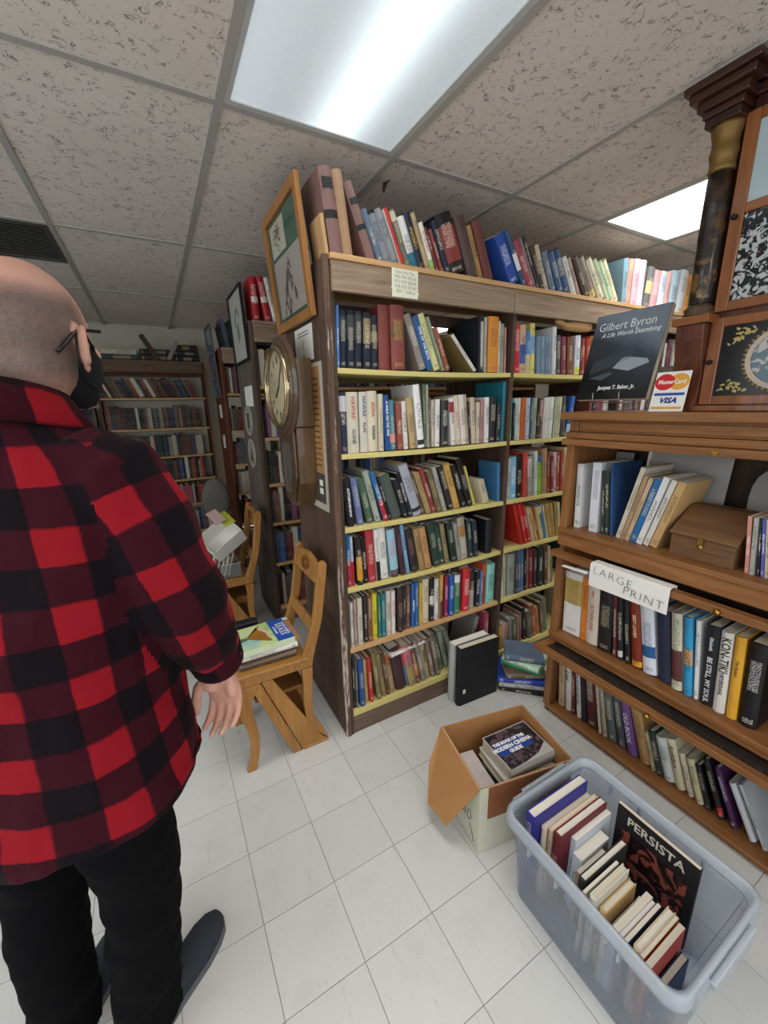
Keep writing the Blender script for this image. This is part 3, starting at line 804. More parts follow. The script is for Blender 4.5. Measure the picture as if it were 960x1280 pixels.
for key, txt in BK.items():
    ph, z, ax, pl, dmax = SHELF[key]
    R = [l.split('|') for l in txt.strip().splitlines()]
    D = [r[0] for r in R]
    for i, r in enumerate(R):
        x, t, h, lean = float(r[2])/1000, float(r[3])/1000-.0006, float(r[4])/1000, float(r[5]); opt = r[6] if len(r) > 6 else ''
        nxt = LEV+[9]
        zmax = .30 if key[0] in 'SRB' else .5
        h = min(h, zmax)
        if key[0] in 'SR':
            k_ = 6-int(key[1]); gap = (LEV+[1.93])[k_+1]-LEV[k_]-.027; th = math.radians(abs(lean)); h = min(h, (gap-t*math.sin(th))/math.cos(th))
        d = min(dmax, max(.11, h*.70)); kw = {}
        for a in opt.split():
            if a.startswith('ink='): kw['ink'] = a[4:]
            if a.startswith('split='): p = a[6:].split(','); kw['band'] = (float(p[0]), float(p[1])); kw['tone'] = p[2]
            if a.startswith('lab='): p = a[4:].split(','); kw['title'] = False; kw['band'] = (float(p[0]), float(p[1])); kw['tone'] = p[2]
            if a in ('plain', 'title'): kw['title'] = False
            if a == 'p': kw['soft'] = True
        tt = TITLES.get((key, r[0]))
        if tt: kw['title'] = False
        th = math.radians(lean); pr = lean > 0
        X = x+(t*math.cos(th) if pr else 0); jig = rnd.uniform(0, .012)
        if ax == 'y': loc, rot = (X, pl+jig, z), (0, th, 0)
        else: loc, rot = (pl+jig*.7, -X, z), (0, th, -PI/2)
        b = book(mklabel(i, D, ph), r[1], t, h, d, loc, rot, 'books on the '+ph, pivot_right=pr, **kw)
        if 'lab2=' in opt:
            p = [a for a in opt.split() if a.startswith('lab2=')][0][5:].split(',')
            m = MB().box(t*.14, t*.86, -min(t*.22, .006)*.72-.0007, .0006, float(p[0])*h, float(p[1])*h)
            obj('spine_label', m, inkmat(p[2]), b, loc=(-t if pr else 0, 0, 0))
        for s_, col, mm, vert, zz, shr in tt or []:
            r_ = 0 if (kw.get('soft') or t < .012) else min(t*.22, .006)
            size = mm/1000; 
            o = text(s_, size, inkmat(col), b, ((-t if pr else 0)+t/2, -r_*.72-.0007, h*zz), (PI/2, PI/2 if vert else 0, 0), shear=shr, bold=.0004, name='title')
            w = o.dimensions.x if False else max(v.co.x for v in o.data.vertices)-min(v.co.x for v in o.data.vertices)
            lim = h*(.5 if len(tt) == 1 else .42)
            if s_ in ('BE STILL, MY SOUL', 'THE RESTLESS CENTURY', 'AUTOBIOGRAPHY', 'A WALK ON THE TIDE', 'ONE OF THE BOYS'): lim = h*.62
            hgt = max(v.co.y for v in o.data.vertices)-min(v.co.y for v in o.data.vertices)
            sxx = min(1, lim/w); syy = min(1, t*.78/hgt)
            for v in o.data.vertices: v.co.x *= sxx; v.co.y *= syy
# the rest of the stock, far back and on the far faces: too many to tell apart
PAL = ['26262a', '3a3532', '4a2428', '2c3a34', '5a4a38', '243048', '6a5c4c', '8a8478', 'b0a894', '2a2426', '1e2024', '6c3034', 'c4bca8', '3c4c60', '54585a', '7a4438']
PAL2 = PAL+['7c3c60', '8c5078', '9a9a96', 'c8c4b8', '40609a', 'a84c40']
V, F, Cc = [], [], []
def sbox(cx, y0, z, t, d, h, col, lean=0):
    n = len(V); c, s = math.cos(lean), math.sin(lean)
    for dx, dz in ((0, 0), (t, 0), (t, h), (0, h)):
        X = dx*c+dz*s; Z = -dx*s+dz*c+(t*s if lean > 0 else 0)
        V.append((cx+X, y0, z+Z)); V.append((cx+X, y0+d, z+Z))
    for q in ((0, 2, 4, 6), (1, 7, 5, 3), (0, 1, 3, 2), (2, 3, 5, 4), (4, 5, 7, 6), (6, 7, 1, 0)): F.append(tuple(i+n for i in q))
    cc = hexc(col); pg = hexc('cfc6b0')
    Cc.extend([cc, pg, cc, cc, pg if d > 0 else cc, cc])
def row(x0, x1, y, z, hm, pal, d=.2, face=-1, lean=0.0, hv=.06, fill=1.0, tm=.03):
    x = x0
    while x < x1-.05:
        t = rnd.uniform(.012, tm+.014); h = hm-rnd.random()*hv
        if rnd.random() < fill: sbox(x, y+rnd.uniform(0, .012)*(1), z, t-.001, d, h, rnd.choice(pal), -lean)
        x += t/math.cos(lean) if lean else t
for k, z in enumerate(LEV):
    for a, b in ((.64, 1.52), (1.555, 2.4)): row(a, b, 1.745, z+.001, .2 if k not in (3,) else .17, PAL, .2)
    row(.63, 1.58, 2.715, z+.001, .245, PAL2, .2); row(1.62, 2.48, 2.715, z+.001, .24, PAL2, .2)
    row(.62, 1.58, 3.935, z+.001, .235, PAL2, .2)
for k, z in enumerate(LEV):
    row(2.18, 2.40, 1.49, z+.001, .235, PAL2, .2); row(2.44, 3.1, 1.49, z+.001, .24, PAL2, .2)
row(.62, 1.3, 3.93, 2.034, .24, ['22222a', '2c3448', '1c1c22', '50586c'], .2, lean=.12)
for k, z in enumerate(LEV):
    row(-.43, .50, 5.155, z+.001, .25 if k != 5 else .215, PAL if k > 2 else PAL2, .18, lean=.38 if k == 5 else 0, hv=.05)
    row(-1.5, -.47, 5.155, z+.001, .23, PAL, .18)
me = bpy.data.meshes.new('book_rows'); me.from_pydata(V, [], F); ca = me.color_attributes.new('tint', 'FLOAT_COLOR', 'CORNER')
arr = np.repeat(np.array(Cc, dtype=np.float32), 4, axis=0); ca.data.foreach_set('color', arr.ravel()); me.update()
def m_rows():
    t = NT('book_rows'); a = t.n('Attribute', attribute_name='tint'); g = t.noise(t.coord((190, 1, 220), False), 1, 2)
    zz = t.ramp(t.noise(t.coord((1, 1, 9), False), 2, 1), [(.5, (0,0,0,1)), (.56, (1,1,1,1))])
    k = t.math('MULTIPLY', t.math('MULTIPLY', t.math('GREATER_THAN', g, .6), zz), .6)
    return t.out(t.mix(k, a.outputs['Color'], hexc('b8b0a0')), .6)
me.materials.append(m_rows()); o = bpy.data.objects.new('book_rows', me); C.objects.link(o)
tag(o, 'distant rows of mostly dark books on bookcases at the back of the shop', 'books', 'books', 'stuff')
# ------------------------------------------------------------------ everything else
def W(name, mb, mat, parent, **k):         # mesh given in world space under a parent that is only translated
    L = Vector((0,0,0)); q = parent
    while q: L += Vector(q.location); q = q.parent
    return obj(name, mb.xf(Matrix.Translation(-L)), mat, parent, **k)
def oval(cx, cy, rx, ry, n=24): return [(cx+rx*math.cos(2*PI*k/n), cy+ry*math.sin(2*PI*k/n)) for k in range(n)]

# --- oak sectional (barrister) case, its doors slid up and out
bc = thing('barrister_bookcase', 'honey oak sectional bookcase with lift-up doors at right', 'bookcase', (1.53, .45, 0))
YL, YR, XF, XB_ = 1.135, -.25, 1.53, 1.87
for y0 in (YL-.02, YR): W('side_panel', MB().box(XF+.012, XB_, y0, y0+.02, .0, 1.44), M_oakz, bc, bev=.002)
W('back_panel', MB().box(XB_, XB_+.01, YR, YL, 0, 1.44), wood('dark_case_back', '3c2a1c', '24180f', 'z', .7), bc)
W('plinth', MB().box(XF+.02, XB_-.002, YR+.022, YL-.022, .0, .03), M_oak, bc)
W('shelf', MB().box(XF-.004, XB_-.002, YR+.022, YL-.022, .031, .045), M_oak, bc, bev=.003)
for z0, z1 in ((.414, .46), (.892, .973)):
    W('shelf', MB().box(XF-.012, XB_-.002, YR-.002, YL+.002, z1-.022, z1), M_oak, bc, bev=.004)
    W('rail', MB().box(XF-.004, XF+.03, YR-.002, YL+.002, z0, z1-.023), M_oak, bc, bev=.003)
W('shelf', MB().box(XF+.02, XB_-.002, YR+.022, YL-.022, 1.352, 1.364), M_oak, bc)
for z0, z1 in ((.046, .385), (.461, .845), (.974, 1.34)):
    for y0 in (YL-.034, YR+.002): W('stile', MB().box(XF-.006, XF+.011, y0, y0+.032, z0, z1), M_oakz, bc, bev=.002)
W('rail', MB().box(XF-.012, XF+.02, YR, YL+.004, 1.366, 1.392), M_oak, bc, bev=.004)
W('frieze', MB().box(XF+.006, XB_, YR, YL, 1.393, 1.44), M_oak, bc, bev=.002)
for y0 in (YL-.045, YR+.01): W('frieze_block', MB().box(XF-.004, XF+.005, y0, y0+.035, 1.396, 1.438), M_oakz, bc, bev=.002)
W('frieze_panel', MB().box(XF-.002, XF+.005, YR+.05, YL-.05, 1.402, 1.432), M_oak, bc, bev=.002)
W('top_board', MB().box(XF-.03, XB_+.02, YR-.02, YL+.025, 1.441, 1.473), M_oak, bc, bev=.006)
W('catch', MB().prism([(.575, 1.358), (.605, 1.358), (.597, 1.35), (.595, 1.343), (.585, 1.343), (.583, 1.35)], 'x', XF-.036, XF-.031), M_brass, bc)
m_smoke = thin('dusty_glass', '4a4642', .35, .15)
for zc, xo, zt in ((1.352, 1.498, .026), (.857, 1.488, .028), (.398, 1.43, .024)):
    d = obj('door', MB(), None, bc)
    fm = MB().box(xo, xo+.034, YR, YL+.006, zc-zt/2, zc+zt/2)
    for y0 in (YL-.03, YR+.002): fm.box(xo+.0345, xo+.33, y0, y0+.034, zc-zt/2+.002, zc+zt/2-.002)
    if zc > 1: fm = MB().box(xo, xo+.026, YR, YL+.006, zc-zt/2, zc+zt/2)
    d.data = mesh_of('door', fm.xf(Matrix.Translation(-Vector(bc.location)))); d.data.materials.append(M_oak)
    bv = d.modifiers.new('bevel', 'BEVEL'); bv.width = .003; bv.segments = 2; bv.limit_method = 'ANGLE'
    if zc < 1:
        W('glass', MB().box(xo+.035, xo+.30, YR+.04, YL-.034, zc-.002, zc+.002), m_smoke, d) if zc < .5 else None
        W('knob', MB().lathe([(.002, 0), (.007, .001), (.006, .005), (.011, .012), (.008, .018), (.001, .02)], 12, Matrix.Translation((xo, .62 if zc < .5 else .5, zc)) @ Matrix.Rotation(-PI/2, 4, 'Y')), M_brass, d, smooth=True)
# things inside it
def board(name, label, cat, mb, mat, **k):
    v = Vector(mb.v[0]); t = thing(name, label, cat, (sum(p[0] for p in mb.v)/len(mb.v), sum(p[1] for p in mb.v)/len(mb.v), min(p[2] for p in mb.v)))
    o = W('panel', mb, mat, t, **k); return t
m_grey = plain('dull_grey_board', '8d8a86', .6, noise=.08)
def leanq(y0, y1, z0, z1, x0, x1, t=.004):  # board leaning back from (x0,z0) to (x1,z1), facing -X
    return MB().prism([(x0, z0), (x1, z1), (x1+t, z1), (x0+t, z0)], 'y', y0, y1)
board('mat_board', 'pale grey board behind the white books in the oak case', 'board', leanq(1.02, 1.10, .974, 1.29, 1.80, 1.835), m_grey)
t = board('framed_print', 'large framed print under glass leaning at back of the oak case', 'picture', leanq(.66, .95, .974, 1.31, 1.79, 1.835), plain('grey_print_under_glass', '9c9a98', .15, noise=.1))
W('frame', MB().prism([(1.784, .974), (1.829, 1.31), (1.835, 1.31), (1.789, .974)], 'y', .945, .956), M_white, t)
pts = [(.32, .974), (.60, .974), (.60, 1.17)]+[(.60-.05*(1-math.cos(a)), 1.17+.10*math.sin(a)) for a in (.4, .8, 1.2, 1.57)]+[(.32, 1.285)]
board('rounded_board', 'dark grey round-cornered board behind the wooden box in the oak case', 'board', MB().prism(pts, 'x', 1.84, 1.845), m_grey)
# small wooden box with sloping lid
wb = thing('wooden_box', 'small brown wooden box with sloping lid and a brass clasp', 'box', (1.57, .61, .9735))
m_box = wood('walnut_box', '7d5b3c', '5c3f27', 'y', .5)
obj('body', MB().prism([(0, 0), (.17, 0), (.17, .155), (.12, .155), (0, .075)], 'y', -.095, .095), m_box, wb, bev=.002)
sl = math.atan2(.08, .12)
lid = obj('lid', MB().prism([(-.006, .078), (.12, .161), (.172, .161), (.172, .169), (.118, .169), (-.008, .085)], 'y', -.1, .1), m_box, wb, bev=.002)
obj('clasp', MB().box(-.013, -.008, -.008, .008, .062, .084).lathe([(.001, 0), (.007, 0), (.008, .003), (.001, .005)], 10, Matrix.Translation((-.008, 0, .052)) @ Matrix.Rotation(-PI/2, 4, 'Y')), M_brass, lid)
obj('hinge', MB().tube([(.174, -.07, .165), (.174, .07, .165)], .004, 6), M_brass, lid)
pc = tag(obj('paper_card', MB().box(-.028, .028, -.047, .047, 0, .001), M_white, None, loc=(1.57+.055, .60, .9735+.1245), rot=(0, -sl, 0)), 'white paper card lying on the lid of the small wooden box', 'card')
# LARGE PRINT sign folded over the door rail
sg = thing('paper_sign', 'white folded paper sign hand-lettered LARGE PRINT hung on the oak door rail', 'sign', (1.486, .787, .78))
pap = [(-.006, 0), (-.008, .05), (-.007, .095), (.0, .099), (.036, .099), (.0365, .06), (.038, .06), (.0375, .1005), (-.001, .1005), (-.009, .096), (-.010, .05), (-.008, 0)]
obj('sheet', MB().prism(pap, 'y', -.148, .148), M_white, sg, rot=(0, 0, .012))
RY = (PI/2, 0, -PI/2)
text('LARGE', .046, M_ink, sg, (-.0125, .055, .068), (PI/2, .06, -PI/2), sx=1.05, bold=-.0012, space=1.15)
text('PRINT', .046, M_ink, sg, (-.0125, -.065, .031), (PI/2, .05, -PI/2), sx=1.05, bold=-.0012, space=1.15)
tag(obj('paper_roll', MB().tube([(1.477, 1.06, .822), (1.475, .945, .83)], [(.011, .004), (.014, .005)], 8), M_white), 'narrow rolled white paper left of the LARGE PRINT sign', 'paper')

# --- mantel clock with columns on top of the oak case
ck = thing('mantel_clock', 'tall antique column clock with painted glass panels on the oak case', 'clock', (1.64, .5, 1.473))
m_mah = wood('mahogany', '6a3a24', '3d1d12', 'z', .3, coat=.3); m_dkm = wood('dark_mahogany', '43261c', '24120c', 'y', .3, coat=.3)
m_band = wood('crossbanded_veneer', '9c6234', '6e3d1c', 'y', .3, coat=.3); m_bandz = wood('crossbanded_veneer_upright', '965c30', '6a3a1b', 'z', .3, coat=.3)
m_gold = plain('worn_gilding', '806436', .45, .5, noise=.4)
YC = .5
W('carcass', MB().box(1.61, 1.63, YC-.2, YC+.2, 1.475, 2.32).box(1.6305, 1.75, YC-.245, YC+.245, 1.771, 2.282).box(1.6305, 1.75, YC-.2, YC+.2, 1.475, 1.7705), m_mah, ck, bev=.002)
W('base_board', MB().box(1.565, 1.76, YC-.21, YC+.21, 1.474, 1.492), m_bandz, ck, bev=.003)
for s_ in (1, -1):
    yc = YC+s_*.242
    W('column', MB().lathe([(.031, 1.80), (.033, 1.83), (.034, 1.95), (.033, 2.08), (.031, 2.17)], 20, Matrix.Translation((1.59, yc, 0))), None, ck, smooth=True)
    W('capital', MB().lathe([(.033, 2.165), (.036, 2.17), (.033, 2.18), (.034, 2.20), (.038, 2.215), (.034, 2.225), (.035, 2.25), (.041, 2.275), (.041, 2.283)], 20, Matrix.Translation((1.59, yc, 0))), m_gold, ck, smooth=True)
    W('column_base', MB().lathe([(.045, 1.771), (.045, 1.778), (.039, 1.784), (.042, 1.792), (.034, 1.80), (.031, 1.805)], 20, Matrix.Translation((1.59, yc, 0))), wood('turned_base', '5e4a3a', '3a2a1e', 'y', .35), ck, smooth=True)
    W('plinth_block', MB().box(1.54, 1.645, yc-.052, yc+.052, 1.745, 1.77), m_band, ck, bev=.002)
    prof = [(1.55, 1.744), (1.552, 1.70), (1.56, 1.66), (1.575, 1.62), (1.582, 1.58), (1.575, 1.53), (1.56, 1.50), (1.555, 1.474), (1.66, 1.474), (1.66, 1.744)]
    W('scroll_foot', MB().prism(prof, 'y', yc-.04, yc+.04), m_mah, ck, bev=.002)
    cp_ = MB()
    for a, b, e in ((2.283, 2.306, .0), (2.306, 2.325, .006), (2.325, 2.35, .018), (2.35, 2.372, .034), (2.372, 2.392, .046)):
        cp_.box(1.545-e, 1.76, yc-.045-e*(1 if s_ > 0 else 1), yc+.045+e, a, b)
    W('cornice_block', cp_, m_dkm, ck, bev=.004)
cn = MB()
for a, b, e in ((2.295, 2.325, .0), (2.325, 2.35, .014), (2.35, 2.37, .03), (2.37, 2.388, .04)): cn.box(1.60-e, 1.755, YC-.19, YC+.19, a, b)
W('cornice', cn, m_dkm, ck, bev=.003)
def m_stencil():
    t = NT('stencilled_black_column'); n = t.noise(t.coord((1,1,1), False), 26, 5, .6)
    tc = t.n('TexCoord'); sx = t.n('SeparateXYZ'); t.l(tc.outputs['Object'], sx.inputs[0])
    z = t.ramp(t.math('SUBTRACT', sx.outputs[2], 0.28), [(.0, (1,1,1,1)), (.3, (.15,.15,.15,1))])
    k = t.math('MULTIPLY', t.ramp(n, [(.5, (0,0,0,1)), (.6, (1,1,1,1))]), z)
    return t.out(t.mix(k, hexc('221a18'), hexc('8a6630')), .3, Coat_Weight=.4)
ms = m_stencil()
for c in ck.children:
    if c.name.startswith('column') and 'base' not in c.name: c.data.materials.append(ms)
def leafy(name, dark, leaf, sc=55, thr=.5, cen=None):
    t = NT(name); v = t.coord((1,1,1), False); n = t.noise(v, sc, 3, .5, 1.6); k = t.ramp(n, [(thr, (0,0,0,1)), (thr+.05, (1,1,1,1))])
    return t.out(t.mix(k, hexc(dark), hexc(leaf)), .18, Coat_Weight=.3)
def door(y0, y1, z0, z1, mat, nm):
    d = obj('door', MB(), None, ck); w = .034; L = -Vector(ck.location)
    fm = MB().box(1.588, 1.608, y1-w, y1, z0, z1).box(1.588, 1.608, y0, y0+w, z0, z1).box(1.589, 1.608, y0+w, y1-w, z0, z0+w*.8).box(1.589, 1.608, y0+w, y1-w, z1-w*.8, z1)
    d.data = mesh_of('door', fm.xf(Matrix.Translation(L))); d.data.materials.append(m_bandz)
    bv = d.modifiers.new('bevel', 'BEVEL'); bv.width = .002; bv.segments = 1; bv.limit_method = 'ANGLE'
    W('knob', MB().ball((1.578, y1-.016, (z0+z1)/2 if z1 < 1.8 else 2.03), (.012, .008, .008), 10, 7).tube([(1.589, y1-.016, (z0+z1)/2 if z1 < 1.8 else 2.03), (1.58, y1-.016, (z0+z1)/2 if z1 < 1.8 else 2.03)], .004, 8), M_black, d, smooth=True)
    return d
d1 = door(YC-.2, YC+.2, 1.495, 1.757, None, 'lower')
W('tablet', MB().box(1.596, 1.6, YC-.166, YC+.166, 1.522, 1.73), plain('black_glass', '141416', .15), d1)
for sy_ in (-1, 1):
    for sz in (-1, 1):
        lf = MB()
        for k in range(26):
            a = rnd.uniform(0, 1); b = rnd.uniform(0, 1-a*.8); cyy = YC+sy_*(.155-a*.07); czz = 1.626+sz*(.092-b*.055)
            lf.ball((1.5955, cyy, czz), (.001, .0068, .0034), 6, 4, Matrix.Rotation(rnd.uniform(-1, 1), 4, 'X'))
        W('gilt_leaves', lf, plain('gilt_leaf', 'b0a060', .35, .4), d1)
rg = MB(); RO = oval(YC, 1.626, .098, .092, 32); RI = oval(YC, 1.626, .084, .078, 32)
rg.add([(1.5945, *p) for p in RO]+[(1.5945, *p) for p in RI], [(i, (i+1) % 32, 32+(i+1) % 32, 32+i) for i in range(32)])
bd_ = MB()
for k in range(44):
    a = 2*PI*k/44; bd_.ball((1.594, YC+.102*math.cos(a), 1.626+.096*math.sin(a)), (.002, .005, .005), 6, 4)
W('gilt_beading', bd_, plain('dull_gilt', '8a7a4c', .4, .5), d1)
W('oval_border', rg, plain('faded_rose_border', 'b8a898', .3, noise=.2), d1)
W('oval_picture', MB().prism(oval(YC, 1.626, .083, .077, 32), 'x', 1.5947, 1.5955), leafy('landscape_picture', '3c5a66', 'a8a49c', 22, .52), d1)
d2 = door(YC-.2, YC+.2, 1.775, 2.292, None, 'upper')
W('mid_rail', MB().box(1.589, 1.607, YC-.166, YC+.166, 2.036, 2.062), m_band, d2, bev=.002)
W('tablet', MB().box(1.596, 1.6, YC-.166, YC+.166, 1.802, 2.035), leafy('silvered_leaf_tablet', '15161a', 'b4b8b8', 42, .5), d2)
W('glass', MB().box(1.596, 1.598, YC-.166, YC+.166, 2.063, 2.264), plain('old_dial_glass', 'a8b8bc', .08), d2)

# --- book on a wire stand, card sign
gb = book('black paperback with white title and open-book picture on wire stand', '1c2026', .022, .335, .278, (1.572, .85, 1.515), (0, -.27, PI), None, soft=True, title=False)
gb.location = (1.572, 1.128, 1.515)
M_lt = plain('cover_white', 'e8ecf0', .5); M_gr = plain('cover_grey', '9aa4ac', .5); M_dg = plain('cover_slate', '4a545e', .5)
t = NT('paperback_cover_print'); tc = t.n('TexCoord'); sx = t.n('SeparateXYZ'); t.l(tc.outputs['Object'], sx.inputs[0])
g = t.math('ADD', t.math('MULTIPLY', sx.outputs[2], 2.6), t.math('MULTIPLY', sx.outputs[1], 1.1)); n = t.noise(t.coord((1,1,1), False), 14, 3)
t.out(t.ramp(t.math('ADD', g, t.math('MULTIPLY', n, .18)), [(.35, hexc('17191d')), (.75, hexc('39424c')), (1.0, hexc('7c8894'))]), .3, Coat_Weight=.3)
obj('cover_print', MB().add([(.0222, .001, .001), (.0222, .277, .001), (.0222, .277, .334), (.0222, .001, .334)], [(0, 1, 2, 3)]), t.m, gb)
TX = .0226
def ctext(s, size, y, z, m, **k): return text(s, size, m, gb, (TX, y, z), (PI/2, 0, PI/2), name='title', **k)
ctext('Gilbert Byron', .046, .13, .285, M_lt, sx=.86)
ctext('A Life Worth Examining', .025, .15, .252, M_lt, shear=.3, sx=.9, bold=.0003)
ctext('Jacques T. Baker, Jr.', .021, .155, .045, M_lt, bold=.0006, sx=.85)
obj('cover_picture', MB().add([(TX, .12, .12), (TX, .185, .105), (TX, .255, .13), (TX, .245, .145), (TX, .165, .16), (TX, .15, .155)], [(0, 1, 2, 3, 4, 5)]), M_gr, gb)
lf = MB()
for k in range(14):
    y = .03+.011*k; lf.add([(TX, y, .10+.004*k), (TX, y+.006, .10+.004*k), (TX, y+.014, .15+.004*k), (TX, y+.009, .155+.003*k)], [(0, 1, 2, 3)])
lf.add([(TX, .03, .085), (TX, .09, .075), (TX, .13, .1), (TX, .11, .105)], [(0, 1, 2, 3)])
obj('cover_picture', lf, M_dg, gb)
st = thing('wire_bookstand', 'thin wire stand holding up the black paperback', 'stand', (1.55, .985, 1.473))
for y in (-.05, .055):
    obj('wire_leg', MB().tube([(-.02, y, .075), (-.024, y, .07), (-.022, y, .045), (-.01, y, .032), (.02, y, .036), (.07, y, .034), (.098, y, .003), (-.02, y-.01, .003), (-.028, y-.012, .018), (-.02, y-.02, .03), (-.014, y-.005, .032)], .0017, 6), M_steel, st, smooth=True)
obj('wire_bar', MB().tube([(.0, -.05, .036), (0, .055, .036)], .0017, 6).tube([(.098, -.05, .003), (.098, .055, .003)], .0017, 6), M_steel, st)
cs = thing('card_sign', 'white credit card sign with red and yellow discs by the mantel clock', 'sign', (1.522, .765, 1.4745), (0, -.2, PI))
obj('card', MB().box(0, .002, -.053, .053, 0, .132), M_white, cs)
for y, c in ((-.022, 'c8282c'), (.022, 'e0a040')): obj('disc', MB().prism(oval(y, .098, .031, .027), 'x', .0021, .0024 if y < 0 else .0023), plain('disc_'+c, c, .5), cs)
text('MasterCard', .0195, M_white, cs, (.0027, 0, .098), (PI/2, 0, PI/2), bold=.0006, sx=.9)
obj('stripe', MB().box(.0021, .0024, -.047, .047, .053, .062), plain('blue_stripe', '2850a0', .5), cs)
text('VISA', .025, plain('visa_blue', '283c80', .5), cs, (.0024, 0, .036), (PI/2, 0, PI/2), shear=.3, bold=.0012, sx=1.1)
obj('stripe', MB().box(.0021, .0024, -.047, .047, .008, .016), plain('gold_stripe', 'd8a040', .5), cs)
# pale greeting card tucked behind
gc = thing('greeting_card', 'pale patterned card standing behind the black paperback', 'card', (1.80, .94, 1.4735), (0, 0, 0))
obj('sheet', MB().prism([(0, 0), (.03, .17), (.033, .17), (.003, 0)], 'y', -.05, .05), leafy('patterned_card', 'd8d4cc', '6a6a70', 60, .55), gc)
# carved wooden piece lying on the red books
sl_ = thing('wooden_shoe_last', 'tan carved wooden shoe last lying on top of the red books', 'last', (1.845, 1.50, 1.868))
obj('body', MB().rings([[Vector((x, ry*math.cos(2*PI*k/12), zc+rz*math.sin(2*PI*k/12))) for k in range(12)] for x, ry, rz, zc in ((0, .008, .005, .045), (.012, .017, .012, .042), (.04, .02, .013, .036), (.055, .018, .012, .03), (.075, .026, .022, .026), (.13, .03, .026, .028), (.2, .028, .03, .032), (.26, .022, .026, .034), (.275, .012, .016, .034))]), M_tan, sl_, smooth=True)
# handwritten price note on the header
nt = thing('price_note', 'small cream handwritten price note pinned to the bookcase header', 'note', (.919, 1.4555, 1.916))
obj('sheet', MB().box(-.059, .059, -.0012, 0, 0, .098), plain('cream_note', 'e4e2cc', .7), nt)
for k, s_ in enumerate(("Dave's Hot Year", "1902-1914  $25.00", "1915-1918  $20.00", "1918-1920  $15.00", "1920 >  10.00 ea")):
    text(s_, .0165, M_ink, nt, (0, -.0016, .086-.0165*k), (PI/2, .03, 0), sx=.8, bold=-.0002)
for x, z in ((-.06, .03), (.06, .018)): obj('pin', MB().ball((x, -.002, z), .0035, 8, 6), M_white, nt)
# dark hook hanging from the ceiling grid
hk = thing('ceiling_hook', 'dark bent hook with a scrap hanging from the ceiling grid', 'hook', (.952, 1.649, CEIL))
obj('wire', MB().tube([(.03, .02, .0), (.02, .012, -.008), (0, 0, -.018), (-.004, 0, -.03)], .0022, 6), M_black, hk)
obj('scrap', MB().add([(-.012, 0, -.022), (.012, .004, -.016), (.006, .008, -.035), (-.006, .004, -.058), (-.016, 0, -.048)], [(0, 1, 2, 3, 4)]).add([(-.012, .003, -.022), (.012, .007, -.016), (.006, .011, -.035), (-.006, .007, -.058), (-.016, .003, -.048)], [(4, 3, 2, 1, 0)]), plain('dark_rust', '3a2a22', .7), hk)

# --- on the end of the nearest bookcase: framed print, note, wall clock, poster
fr = thing('picture_frame', 'oak framed botanical prints on green mat tilted at bookcase top', 'picture', (.590, 1.785, 1.845), (0, -.085, 0))
def frame4(w, h, b, t, back=.0):     # facing -X, centred on y, from z=0
    return [MB().prism([(-w/2, 0), (w/2, 0), (w/2-b, b), (-w/2+b, b)], 'x', -t, back), MB().prism([(-w/2, h), (w/2, h), (w/2-b, h-b), (-w/2+b, h-b)], 'x', -t, back),
            MB().prism([(-w/2, 0), (-w/2, h), (-w/2+b, h-b), (-w/2+b, b)], 'x', -t, back), MB().prism([(w/2, 0), (w/2, h), (w/2-b, h-b), (w/2-b, b)], 'x', -t, back)]
M_fr = wood('oak_frame', 'b27c46', '8a5a2c', 'z', .4)
for m in frame4(.47, .455, .036, .02): obj('frame_side', m, M_fr, fr, bev=.003)
obj('mat', MB().box(-.006, -.002, -.2, .2, .036, .42), plain('green_mat', '2c5c48', .6), fr)
def m_print(name, paper, inkc, sc, dist):
    t = NT(name); v = t.coord((1,1,1), False); n = t.noise(v, sc, 4, .6, dist)
    g = t.n('TexGradient', gradient_type='SPHERICAL'); mp = t.n('Mapping'); tc = t.n('TexCoord'); t.l(tc.outputs['Generated'], mp.inputs[0])
    mp.inputs['Location'].default_value = (-1, -1, -1); mp.inputs['Scale'].default_value = (2, 2, 2); t.l(mp.outputs[0], g.inputs[0])
    k = t.math('MULTIPLY', t.ramp(n, [(.47, (0,0,0,1)), (.56, (1,1,1,1))]), t.ramp(g.outputs[1], [(.1, (0,0,0,1)), (.5, (1,1,1,1))]))
    return t.out(t.mix(k, hexc(paper), hexc(inkc)), .6)
pr1 = obj('print', MB().box(-.008, -.006, -.02, .165, .29, .405), plain('small_tree_print', 'c4bfae', .7, noise=.04), fr)
pr2 = obj('print', MB().box(-.008, -.006, -.17, .17, .055, .275), plain('leaf_print', 'aaa198', .7, noise=.04), fr)
m_lf = plain('engraved_leaf', '5a4c48', .7, noise=.25)
def leaf(m, x, y, z, a, L, w):
    c, s_ = math.cos(a), math.sin(a); pts = [(0, 0), (.25, .7), (.5, 1), (.75, .65), (1, 0), (.75, -.65), (.5, -1), (.25, -.7)]
    m.add([(x, y+L*u*c-w*v*s_, z+L*u*s_+w*v*c) for u, v in pts], [tuple(range(8))])
rl = random.Random(3); lm = MB()
for y0, z0, y1, z1 in ((-.02, .262, .03, .19), (.03, .19, .02, .075), (.02, .2, .09, .09), (.0, .22, -.08, .13)):
    for k in range(9):
        u = (k+.5)/9; leaf(lm, -.0083-.00002*k, y0+(y1-y0)*u, z0+(z1-z0)*u, -PI/2+rl.uniform(-.9, .9), rl.uniform(.04, .065), rl.uniform(.005, .008))
obj('engraving', lm, m_lf, pr2); lm = MB()
for k in range(46):
    a, r = rl.uniform(0, 2*PI), .045*math.sqrt(rl.random()); leaf(lm, -.0083, .075+r*math.cos(a), .358+.8*r*math.sin(a), rl.uniform(0, 6), .016, .004)
